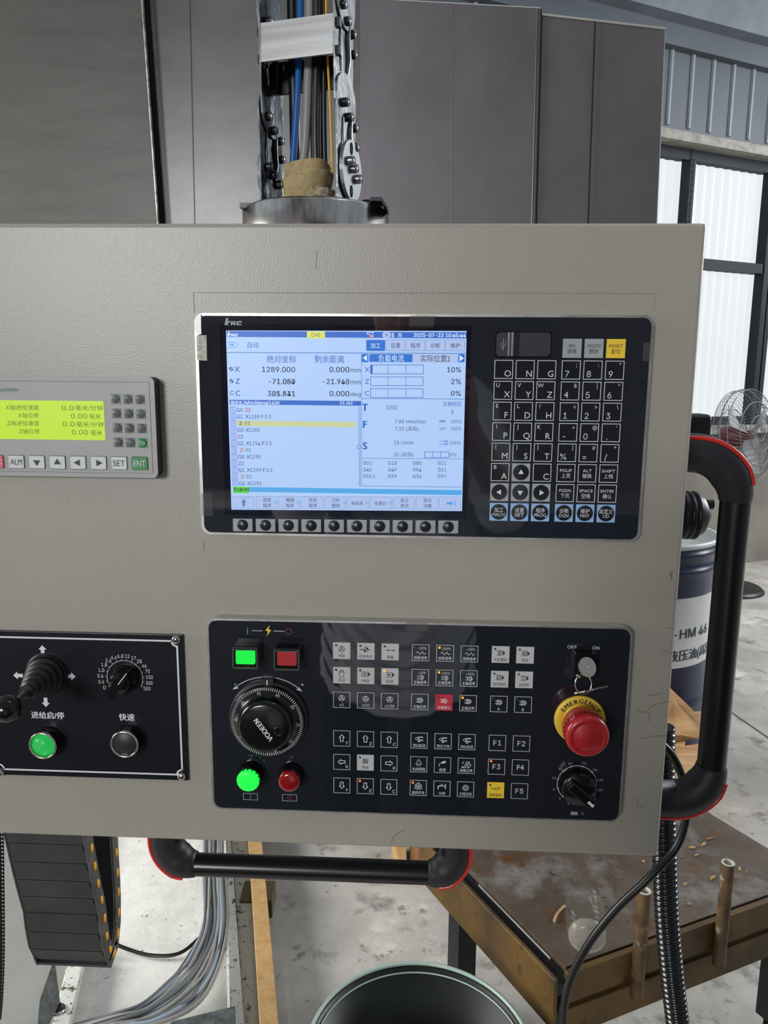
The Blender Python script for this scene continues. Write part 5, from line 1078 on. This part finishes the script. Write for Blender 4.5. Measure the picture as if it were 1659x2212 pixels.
# bucket
bz_ = .40; rr_ = .178; bc = gz(906, 2081, bz_); bcx, bcy = bc.x, bc.y-rr_
bk = thing('bucket', (bcx, bcy, 0), 'large dark green round bucket standing on the floor at the bottom edge', 'bucket')
mb = MB(); mb.lathe([(.001, .006), (.145, .006), (rr_-.004, bz_-.004), (rr_, bz_-.004), (.15, .0005), (.001, .0005)], BUCKG, Matrix.Translation((bcx, bcy, 0)), n=64); mb.build('shell', bk)
mb = MB(); mb.tube([(bcx+rr_*math.cos(t), bcy+rr_*math.sin(t), bz_) for t in [i*2*math.pi/72 for i in range(72)]], .0035, BUCKR, n=8, closed=True); mb.tube([(bcx+(rr_-.008)*math.cos(t), bcy+(rr_-.008)*math.sin(t), bz_-.012) for t in [i*2*math.pi/72 for i in range(72)]], .0015, BUCKR, n=6, closed=True); mb.build('rolled_rim', bk)

# =================================================================== TROLLEY (right)
DZ = .45
dA = gz(1228, 2112, DZ); dL = gz(1002, 1880, DZ); dR = gz(1700, 1940, DZ)
u1 = (dL-dA).normalized(); u2 = (dR-dA).normalized(); u2 = (u2-u1*u2.dot(u1)*.5).normalized()
lenL = 1.15; lenR = 1.0
e = gz(1659, 1835, DZ)
# far right edge through pixels (1530,1755)-(1659,1835): solve the depth along u1
f0, f1 = gz(1530, 1755, DZ), gz(1659, 1835, DZ)
troll = thing('trolley', (dA.x+.4, dA.y+.4, 0), 'low steel deck trolley with rusty yellow frame standing right of the bucket', 'trolley')
def dk(a, b, z): v = dA+u1*a+u2*b; return Vector((v.x, v.y, z))
u2 = (dR-dA).normalized()
far = None
# length along u1 so that the far edge passes f0
den = u1.x*u2.y-u1.y*u2.x; w_ = f0-dA; lenL = (w_.x*u2.y-w_.y*u2.x)/den; lenR = (u1.x*(f0-dA).y-u1.y*(f0-dA).x)/den; lenL += .17
mb = MB(); mb.hexa([dk(.022, .012, DZ-.012), dk(.022, lenR, DZ-.012), dk(lenL, lenR, DZ-.012), dk(lenL, .012, DZ-.012)][::-1], [dk(.022, .012, DZ), dk(.022, lenR, DZ), dk(lenL, lenR, DZ), dk(lenL, .012, DZ)][::-1], TROLT); mb.build('deck_plate', troll)
def tb(a0, a1, b0, b1, z0, z1, m, name): 
    mb = MB(); mb.hexa([dk(a0, b0, z0), dk(a0, b1, z0), dk(a1, b1, z0), dk(a1, b0, z0)][::-1], [dk(a0, b0, z1), dk(a0, b1, z1), dk(a1, b1, z1), dk(a1, b0, z1)][::-1], m); return mb.build(name, troll, bevel=.002)
tb(0, .012, 0, lenR, DZ-.052, DZ+.006, TROLY, 'edge_angle')
tb(.02, .05, .02, lenR, DZ-.115, DZ-.060, BLACKGAP, 'gap_shade')  # black box standing for the shade in the gap under the front edge
tb(.004, .020, .0, lenR, DZ-.125, DZ-.068, TROLY, 'lower_rail')
tb(-.0, lenL, -.028, -.020, DZ-.095, DZ+.004, TROLY, 'edge_angle')
tb(0, lenL, -.020, .008, DZ-.030, DZ-.010, BLKSTEEL, 'gap_shade')  # dark strip standing for the shade in the gap beside the deck
for a, b in ((.04, .03), (.04, lenR-.05), (lenL-.08, .03), (lenL-.08, lenR-.05)):
    tb(a, a+.045, b, b+.045, .10, DZ-.0125, BLKSTEEL, 'leg')
    c_ = dk(a+.02, b+.02, .05); mb = MB(); mb.lathe([(.03, -.016), (.05, -.014), (.05, .014), (.03, .016)], BACKP, Matrix.Translation(c_) @ Matrix.Rotation(R(90), 4, 'Y') @ Matrix.Rotation(R(30), 4, 'X'), n=28, cap0=True, cap1=True); mb.build('wheel', troll)
def post(px, py, base_b, h):
    top = None
    b0 = dk(-.013, base_b, DZ-.085)
    return b0
for px, py, pb in ((1567, 1862, (1557, 2030)), (1383, 1922, (1378, 2108))):
    # post stands at the front edge: find b so the post foot projects on pb
    ft = hit(pb[0], pb[1], dk(-.0125, 0, DZ), Vector((u2.y, -u2.x, 0)).normalized()); w_ = ft-dA; bb = (u1.x*w_.y-u1.y*w_.x)/den; base = dk(-.0125, bb, DZ-.075); dcam = (base-CAM); dh = Vector((dcam.x, dcam.y)).length
    # height where the ray through (px,py) passes over the post
    d = ray(px, py); dd = Vector((d.x, d.y)).length; zt_ = CAM.z+d.z*dh/dd
    mb = MB(); mb.lathe([(.0118, 0), (.0118, zt_-base.z)], RUST, Matrix.Translation(base), n=24); mb.lathe([(.0118, zt_-base.z), (.0112, zt_-base.z+.001), (.0085, zt_-base.z+.001), (.0084, zt_-base.z-.05)], mat('pipe_end_pale', (176, 176, 164), rough=.5) if 'pipe_end_pale' not in MATS else MATS['pipe_end_pale'], Matrix.Translation(base), n=24); mb.build('stake_pipe', troll)
# things on the deck
def ondeck(px, py, z=DZ): return gz(px, py, z)
mb = MB(); P = [ondeck(x, y, DZ+.003) for x, y in ((1197, 1990), (1203, 1975), (1211, 1965), (1220, 1957))]; mb.tube(spline(P, 4), [.0028]*13, WOOD, n=6); o = mb.build('wood_chip', loc=P[0]); tag(o, 'long curved pale wood chip on the steel deck left of the plastic bottle', 'wood chip')
for i, (x, y, sx_) in enumerate(((1301, 1938, .009), (1285, 1970, .008), (1390, 1862, .008), (1474, 1852, .010), (1505, 1848, .014), (1520, 1826, .020), (1532, 1812, .024), (1496, 1832, .018), (1540, 1898, .016), (1612, 1885, .018), (1598, 1878, .014), (1480, 1912, .012), (1302, 1913, .006), (1488, 1955, .009))):
    q = ondeck(x, y); a = random.uniform(0, 3); mb = MB(); n = 7; pts = [(sx_*.55*random.uniform(.5, 1.2)*math.cos(2*math.pi*k/n)*.9, sx_*.22*random.uniform(.6, 1.1)*math.sin(2*math.pi*k/n)) for k in range(n)]
    M_ = Matrix.Translation((q.x, q.y, DZ+.0003)) @ Matrix.Rotation(a, 4, 'Z'); vs = [M_ @ Vector((p[0], p[1], h)) for h in (0, .0015+.001*(i % 3)) for p in pts]
    mb.add(vs, [tuple(range(n))[::-1], tuple(range(n, 2*n))]+[(k, (k+1) % n, (k+1) % n+n, k+n) for k in range(n)], WOOD if i % 3 else mat('brown_chip', (126, 88, 48), rough=.8) if 'brown_chip' not in MATS and i % 3 == 0 else (WOOD if i % 3 else MATS['brown_chip'])); o = mb.build('wood_shaving', loc=(q.x, q.y, DZ)); tag(o, 'small wood shaving scattered on the steel trolley deck', 'wood shaving', 'shavings on the trolley deck')
# plastic bottle standing on the deck near its front corner
bq = gz(1267, 2072, DZ+.001); bt = thing('plastic_bottle', (bq.x, bq.y, DZ), 'clear ribbed plastic bottle lying on the trolley deck beside the cable', 'bottle')
btip = gz(1262, 1965, DZ+.034); bd = (btip-Vector((bq.x, bq.y, DZ+.034))); bd.z = 0; Lb = .17; bd.normalize()
Mb = Matrix.Translation((bq.x, bq.y, DZ+.0355)) @ bd.to_track_quat('Z', 'Y').to_matrix().to_4x4()
prof = [(.0001, .0), (.026, .002), (.034, .010)]+[(.0335+.0012*math.sin(i*1.57), .014+i*.0035) for i in range(26)]+[(.030, .112), (.018, .135), (.012, .145), (.012, .160), (.001, .161)]
mb = MB(); mb.lathe(prof, BOTTLE, Mb, n=32); mb.build('body', bt); mb = MB(); mb.lathe([(.0001, .0015), (.025, .0035), (.032, .010), (.032, .018)], LIQ, Mb, n=28); mb.build('base', bt)

# =================================================================== PALLET AND DRUM (right, behind)
pl = thing('wooden_pallet', gz(1500, 1690, 0), 'pale wooden pallet stack on the floor between trolley and blue drum', 'pallet')
def zq(parent, name, pix, z1, th, m, zz=None):
    q1 = [gz(p[0], p[1], (zz or [z1]*4)[i]) for i, p in enumerate(pix)]; q0 = [v-Vector((0, 0, th)) for v in q1]
    mb = MB(); mb.hexa(q0, q1, m); return mb.build(name, parent, bevel=.002)
zq(pl, 'plank', [(1440, 1694), (1540, 1669), (1548, 1599), (1440, 1617)], .30, .024, WOODB)
zq(pl, 'plank', [(1440, 1592), (1546, 1575), (1552, 1530), (1440, 1545)], .30, .024, WOODB)
zq(pl, 'plank', [(1440, 1694), (1540, 1669), (1548, 1599), (1440, 1617)], .16, .024, WOODB)
for pix in ([(1448, 1690), (1480, 1682), (1480, 1544), (1448, 1548)], [(1516, 1672), (1538, 1667), (1542, 1534), (1520, 1538)]):
    zq(pl, 'bearer', pix, .2755, .27, WOODB)
lb_ = zq(None, 'loose_board', [(1441, 1572), (1527, 1588), (1527, 1562), (1441, 1478)], .34, .018, WOODB, [.325, .325, .35, .46]); tag(lb_, 'short tan board lying tilted on top of the pallet in front of the blue drum', 'board')
o = zq(None, 'timber_offcut', [(862, 1864), (879, 1864), (876, 1800), (846, 1800)], .06, .06, WOOD); tag(o, 'narrow pale timber end just above the right part of the lower handle', 'timber')
o = zq(None, 'timber_offcut', [(885, 1864), (1042, 1864), (1190, 1826), (885, 1800)], .05, .05, mat('brown_timber', (150, 104, 66), rough=.7, noise=(8, (126, 84, 50), 4))); tag(o, 'wide brown timber board on the floor behind the right end of the lower handle', 'timber')
dz_ = 0.0; H_ = .88; rD = .29
tr = gz(1552, 1162, H_); dirp = Vector((tr.x, tr.y+CD)).normalized(); perp = Vector((dirp.y, -dirp.x)); Dc = Vector((tr.x-perp.x*rD*1.0+dirp.x*.03, tr.y-perp.y*rD*1.0+dirp.y*.03, 0))
dr_ = thing('oil_drum', Dc, 'blue steel oil drum with a white lettered band standing behind the side handle', 'drum')
prof = [(rD-.01, 0), (rD, .012)]; z = .03
def zone(z0, z1, m, ribs, nm):
    pr = []; N = 36
    for i in range(N+1):
        zz = z0+(z1-z0)*i/N; rr = rD
        for rz in ribs: rr += .010*math.exp(-((zz-rz)/.014)**2)
        pr.append((rr, zz))
    mb = MB(); mb.lathe(pr, m, Matrix.Translation(Dc), n=72); mb.build(nm, dr_)
zw1 = hit(1500, 1309, Dc-Vector((dirp.x, dirp.y, 0))*rD, Vector((dirp.x, dirp.y, 0))).z; zw0 = hit(1490, 1464, Dc-Vector((dirp.x, dirp.y, 0))*rD, Vector((dirp.x, dirp.y, 0))).z
zone(0.0, zw0, DRUMB, (.10, .16, .22, .28), 'lower_shell'); zone(zw0, zw1, DRUMW, (), 'white_band'); zone(zw1, H_-.02, DRUMB, (zw1+.09, zw1+.15, zw1+.21, zw1+.27), 'upper_shell')
mb = MB(); mb.lathe([(rD, H_-.02), (rD+.006, H_-.012), (rD+.006, H_), (rD-.006, H_), (rD-.008, H_-.018), (.001, H_-.018)], DRUMW, Matrix.Translation(Dc), n=72); mb.build('lid', dr_)
# lettering wrapped on the band
DINK = mat('drum_lettering', (40, 46, 66), rough=.6)
mb = MB(); zw = (zw0+zw1)/2; hbnd = zw1-zw0
def wrap(s_, px, py, h, w):
    tmp = MB(); text(tmp, s_, (0, 0), h, 0, DINK, 'r', w=w, bold=h*.03)
    d = ray(px, py); o_ = Vector((CAM.x-Dc.x, CAM.y-Dc.y)); dv = Vector((d.x, d.y)); a_ = dv.dot(dv); b_ = 2*o_.dot(dv); c_ = o_.dot(o_)-rD*rD; tt_ = (-b_-math.sqrt(b_*b_-4*a_*c_))/(2*a_)
    hp = CAM+d*tt_; th0 = math.atan2(hp.y-Dc.y, hp.x-Dc.x); vs = []
    for v in tmp.v: th = th0+v[0]/rD; vs.append((Dc.x+(rD+.0012)*math.cos(th), Dc.y+(rD+.0012)*math.sin(th), hp.z+v[2]))
    mb.add(vs, tmp.f, DINK)
wrap('L-HM 46', 1526, 1355, .034, .215); wrap('抗磨液压油(高压)', 1531, 1391, .038, .35); mb.build('lettering', dr_)

# =================================================================== FLOOR FAN (far right)
fc = hit(1610, 940, gz(1659, 1210, 0)-Vector((0, 1.0, 0)), Vector((0, 1, 0))); Rf = .30
fan = thing('floor_fan', (fc.x, fc.y, 0), 'large wire caged floor fan standing by the far window', 'fan')
Mf = Matrix.Translation(fc) @ Matrix.Rotation(R(38), 4, 'Z') @ Matrix.Rotation(R(-8), 4, 'X') @ AXY
def fring(r_, h, wr=.0035, n=48):
    m2 = MB(); m2.tube([Mf @ Vector((r_*math.cos(2*math.pi*k/n), r_*math.sin(2*math.pi*k/n), h)) for k in range(n)], wr, FANW, n=5, closed=True); return m2
cage = MB()
for r_, h in ((Rf, 0), (Rf*.99, .05), (Rf*.99, -.05), (Rf*.7, .085), (Rf*.4, .10), (Rf*.15, .105), (Rf*.6, -.09)):
    c2 = fring(r_, h, .0045 if h == 0 else .003); cage.add(c2.v, c2.f, FANW, True)
for k in range(60):
    a = 2*math.pi*k/60; a2 = a+.25
    cage.tube([Mf @ Vector((Rf*f_*math.cos(a+(1-f_)*.5), Rf*f_*math.sin(a+(1-f_)*.5), h)) for f_, h in ((.15, .105), (.4, .10), (.7, .085), (.93, .06), (1, .02), (1, -.02), (.93, -.06), (.6, -.09), (.3, -.10))], .0014, FANW, n=4, caps=False)
cage.build('wire_cage', fan)
mb = MB(); mb.lathe([(.001, -.16), (.07, -.15), (.075, -.04), (.03, .0), (.03, .05), (.001, .06)], FANR, Mf, n=24); mb.build('motor', fan)
for k in range(3):
    mb = MB(); a = 2*math.pi*k/3+.5; vs = []
    for i in range(7):
        f_ = .12+.78*i/6
        for s2 in (-1, 1): aa = a+s2*.38*(1-.25*f_); vs.append(Mf @ Vector((Rf*f_*math.cos(aa), Rf*f_*math.sin(aa), .02+s2*.025)))
    nv = len(vs); nrm = (Mf.to_3x3() @ Vector((0, 0, .003))); vs += [v+nrm for v in vs]
    fs = [(2*i, 2*i+1, 2*i+3, 2*i+2) for i in range(6)]; fs += [tuple(j+nv for j in f)[::-1] for f in fs]; mb.add(vs, fs, BLADE); mb.build('blade', fan)
mb = MB(); mb.tube([(fc.x, fc.y+.08, .03), (fc.x, fc.y+.08, fc.z-.05)], .018, FANW, n=12); mb.build('pole', fan)
mb = MB(); mb.lathe([(.24, 0), (.24, .012), (.22, .03), (.03, .045)], BACKP, Matrix.Translation((fc.x, fc.y+.08, 0)), n=32); mb.build('foot', fan)

# =================================================================== PERSON taking the picture (reflected in the glossy panels)
PX, PY = -.045, -1.30
TROU = mat('dark_trousers', (34, 36, 44), rough=.9); HAIR = mat('black_hair', (18, 16, 15), rough=.6)
mb = MB(); mb.box(-3.2, 3.2, -7.5, -.75, 0, .008, mat('darkening_mat_black', (24, 25, 27), rough=.85, noise=(8, (34, 35, 37), 4))); mt_ = mb.build('darkening_mat'); tag(mt_, 'unseen black floor mat added under the person to darken the panel reflections', 'floor mat')  # out of view, added so the glossy panels mirror something dark
pe = thing('person', (PX, PY, .009), 'person in a light grey crumpled shirt photographing the panels, seen as their reflection', 'person')
def skin(name, V_, E_, parent, m, sub=1):
    me = bpy.data.meshes.new(name); me.from_pydata([tuple(Vector(v[:3])-parent.location) for v in V_], E_, []); o = bpy.data.objects.new(name, me); COL.objects.link(o); o.parent = parent; me.materials.append(m)
    sk = o.modifiers.new('skin', 'SKIN'); sk.use_smooth_shade = True
    if not me.skin_vertices: me.skin_vertices.new(name='s') if hasattr(me.skin_vertices, 'new') else None
    if me.skin_vertices:
        for i, v in enumerate(V_): r_ = v[3]; me.skin_vertices[0].data[i].radius = (r_, r_)
        me.skin_vertices[0].data[0].use_root = True
    sb = o.modifiers.new('sub', 'SUBSURF'); sb.levels = sb.render_levels = sub; return o
# one continuous body: pelvis, spine, neck, head, arms bent up to the phone, legs
bm_ = bmesh.new(); sl = bm_.verts.layers.skin.verify()
J = {'pel': (0, 0, .93, .13), 'bel': (0, .01, 1.08, .13), 'che': (0, 0, 1.27, .14), 'nk': (0, .01, 1.44, .06), 'hd0': (0, .03, 1.53, .07), 'hd1': (0, .04, 1.62, .085), 'hd2': (0, .03, 1.69, .06)}
for sx, n_ in ((-1, 'l'), (1, 'r')):
    J['sh'+n_] = (sx*.17, 0, 1.37, .065); J['el'+n_] = (sx*.25, .14, 1.14, .043); J['wr'+n_] = (sx*.085-PX, .46, 1.36, .028); J['pm'+n_] = (sx*.075-PX, .52, 1.41, .034)
    J['hp'+n_] = (sx*.10, 0, .86, .09); J['kn'+n_] = (sx*.12, .02, .48, .062); J['an'+n_] = (sx*.13, -.02, .09, .042); J['to'+n_] = (sx*.15, .15, .04, .038)
vv = {}
for k_, v in J.items():
    b_ = bm_.verts.new((v[0], v[1], v[2])); b_[sl].radius = (v[3], v[3]); b_[sl].use_root = (k_ == 'pel'); vv[k_] = b_
for a, b in [('pel', 'bel'), ('bel', 'che'), ('che', 'nk'), ('nk', 'hd0'), ('hd0', 'hd1'), ('hd1', 'hd2')]+[(x+n_ if x != 'che' and x != 'pel' else x, y+n_) for n_ in 'lr' for x, y in (('che', 'sh'), ('sh', 'el'), ('el', 'wr'), ('wr', 'pm'), ('pel', 'hp'), ('hp', 'kn'), ('kn', 'an'), ('an', 'to'))]: bm_.edges.new((vv[a], vv[b]))
# five fingers per hand curling round the phone
for sx, n_ in ((-1, 'l'), (1, 'r')):
    pm = Vector(J['pm'+n_][:3])
    for f_, (dx, dz, ln) in enumerate(((.0, .036, .055), (.0, .018, .062), (.0, 0, .058), (.0, -.018, .048), (-sx*.02, .045, .045))):
        r1 = bm_.verts.new(pm+Vector((sx*.012*(f_ < 4), .014, dz))); r2 = bm_.verts.new(pm+Vector((sx*.014*(f_ < 4)+dx*.5, .014+ln*.45, dz*1.05))); r3 = bm_.verts.new(pm+Vector((-sx*.012+dx, .014+ln*.75, dz*1.05)))
        for b_, q_ in ((r1, .010), (r2, .009), (r3, .008)): b_[sl].radius = (q_, q_)
        bm_.edges.new((vv['pm'+n_], r1)); bm_.edges.new((r1, r2)); bm_.edges.new((r2, r3))
me = bpy.data.meshes.new('body'); bm_.to_mesh(me); bm_.free(); me.materials.append(SKIN)
bo = bpy.data.objects.new('body', me); COL.objects.link(bo); bo.parent = pe
sk = bo.modifiers.new('skin', 'SKIN'); sk.use_smooth_shade = True; sb = bo.modifiers.new('sub', 'SUBSURF'); sb.levels = sb.render_levels = 1
def P_(x, y, z): return Vector((PX+x, PY+y, z))
# crumpled shirt: hanging folds that droop in the middle, hem curved
mb = MB(); n = 96; rows = 150; vs = []
for j in range(rows):
    t = j/(rows-1)
    for k in range(n):
        a = 2*math.pi*k/n; fx = math.cos(a); fy = math.sin(a); z = .66+.72*t; droop = (1-fx*fx)
        z0_ = z - .055*droop*(fy > 0)*(1-t*.6)
        ph = (z+.10*(fx*1.1)**2*-1 + .012*math.sin(fx*5+z*9))*2*math.pi/.052
        fold = .020*(1.6*abs(math.sin(ph/2))-1+.3*math.sin(ph*1.9+fx*4))*(1-.55*t)*(.35+.65*max(0, fy))
        rx = (.205-.01*math.sin(t*3.1))*(1 if t < .88 else 1-(t-.88)*2.6); ry = (.150+.018*math.sin(t*2.6))*(1 if t < .88 else 1-(t-.88)*2.2)
        vs.append(P_((rx+fold)*fx, (ry+fold)*fy, z0_))
mb.add(vs, [(j*n+k, j*n+(k+1) % n, (j+1)*n+(k+1) % n, (j+1)*n+k) for j in range(rows-1) for k in range(n)], SHIRT, True); sh = mb.build('shirt', pe)
for sx in (-1, 1):
    e = lambda k_: P_(*J[k_+('l' if sx < 0 else 'r')][:3]); P = spline([e('sh')+Vector((-sx*.03, 0, 0)), e('sh'), e('el'), e('el').lerp(e('wr'), .30)], 8); mb = MB(); mb.tube(P, [.075-.018*i/(len(P)-1)+.004*math.sin(i*1.7) for i in range(len(P))], SHIRT, n=20); mb.build('sleeve', pe)
    P = spline([e('hp')+Vector((0, 0, .08)), e('hp'), e('kn'), e('an')], 8); mb = MB(); mb.tube(P, [.115-.045*i/(len(P)-1) for i in range(len(P))], TROU, n=20); mb.build('trouser_leg', pe)
mb = MB(); hc_ = P_(0, .02, 1.645); mb.lathe([(.0001, .088)]+[(.094*math.sin(R(a)), .088*math.cos(R(a))+.0) for a in range(12, 100, 8)], HAIR, Matrix.Translation(hc_) @ Matrix.Rotation(R(18), 4, 'X'), n=24); mb.build('hair', pe)
mb = MB()
for sx in (-1, 1): mb.lathe([(.0001, -.012)]+[(.012*math.sin(R(a)), -.012*math.cos(R(a))) for a in range(20, 180, 20)]+[(.0001, .012)], DARKINK, Matrix.Translation(P_(sx*.032, .112, 1.60)), n=10)
mb.tube([P_(0, .115, 1.60), P_(0, .142, 1.565), P_(0, .118, 1.555)], [.008, .013, .009], SKIN, n=8); mb.tube([P_(-.022, .112, 1.525), P_(0, .120, 1.523), P_(.022, .112, 1.525)], .005, REDLENS, n=6); mb.build('face_features', pe)
mb = MB(); mb.box(-.078, .078, -.774, -.766, 1.405, 1.477, BLKG); ph_ = mb.build('phone', bevel=.003, loc=(0, -.770, 1.44)); tag(ph_, 'black phone held up by the person in front of the panels', 'phone')
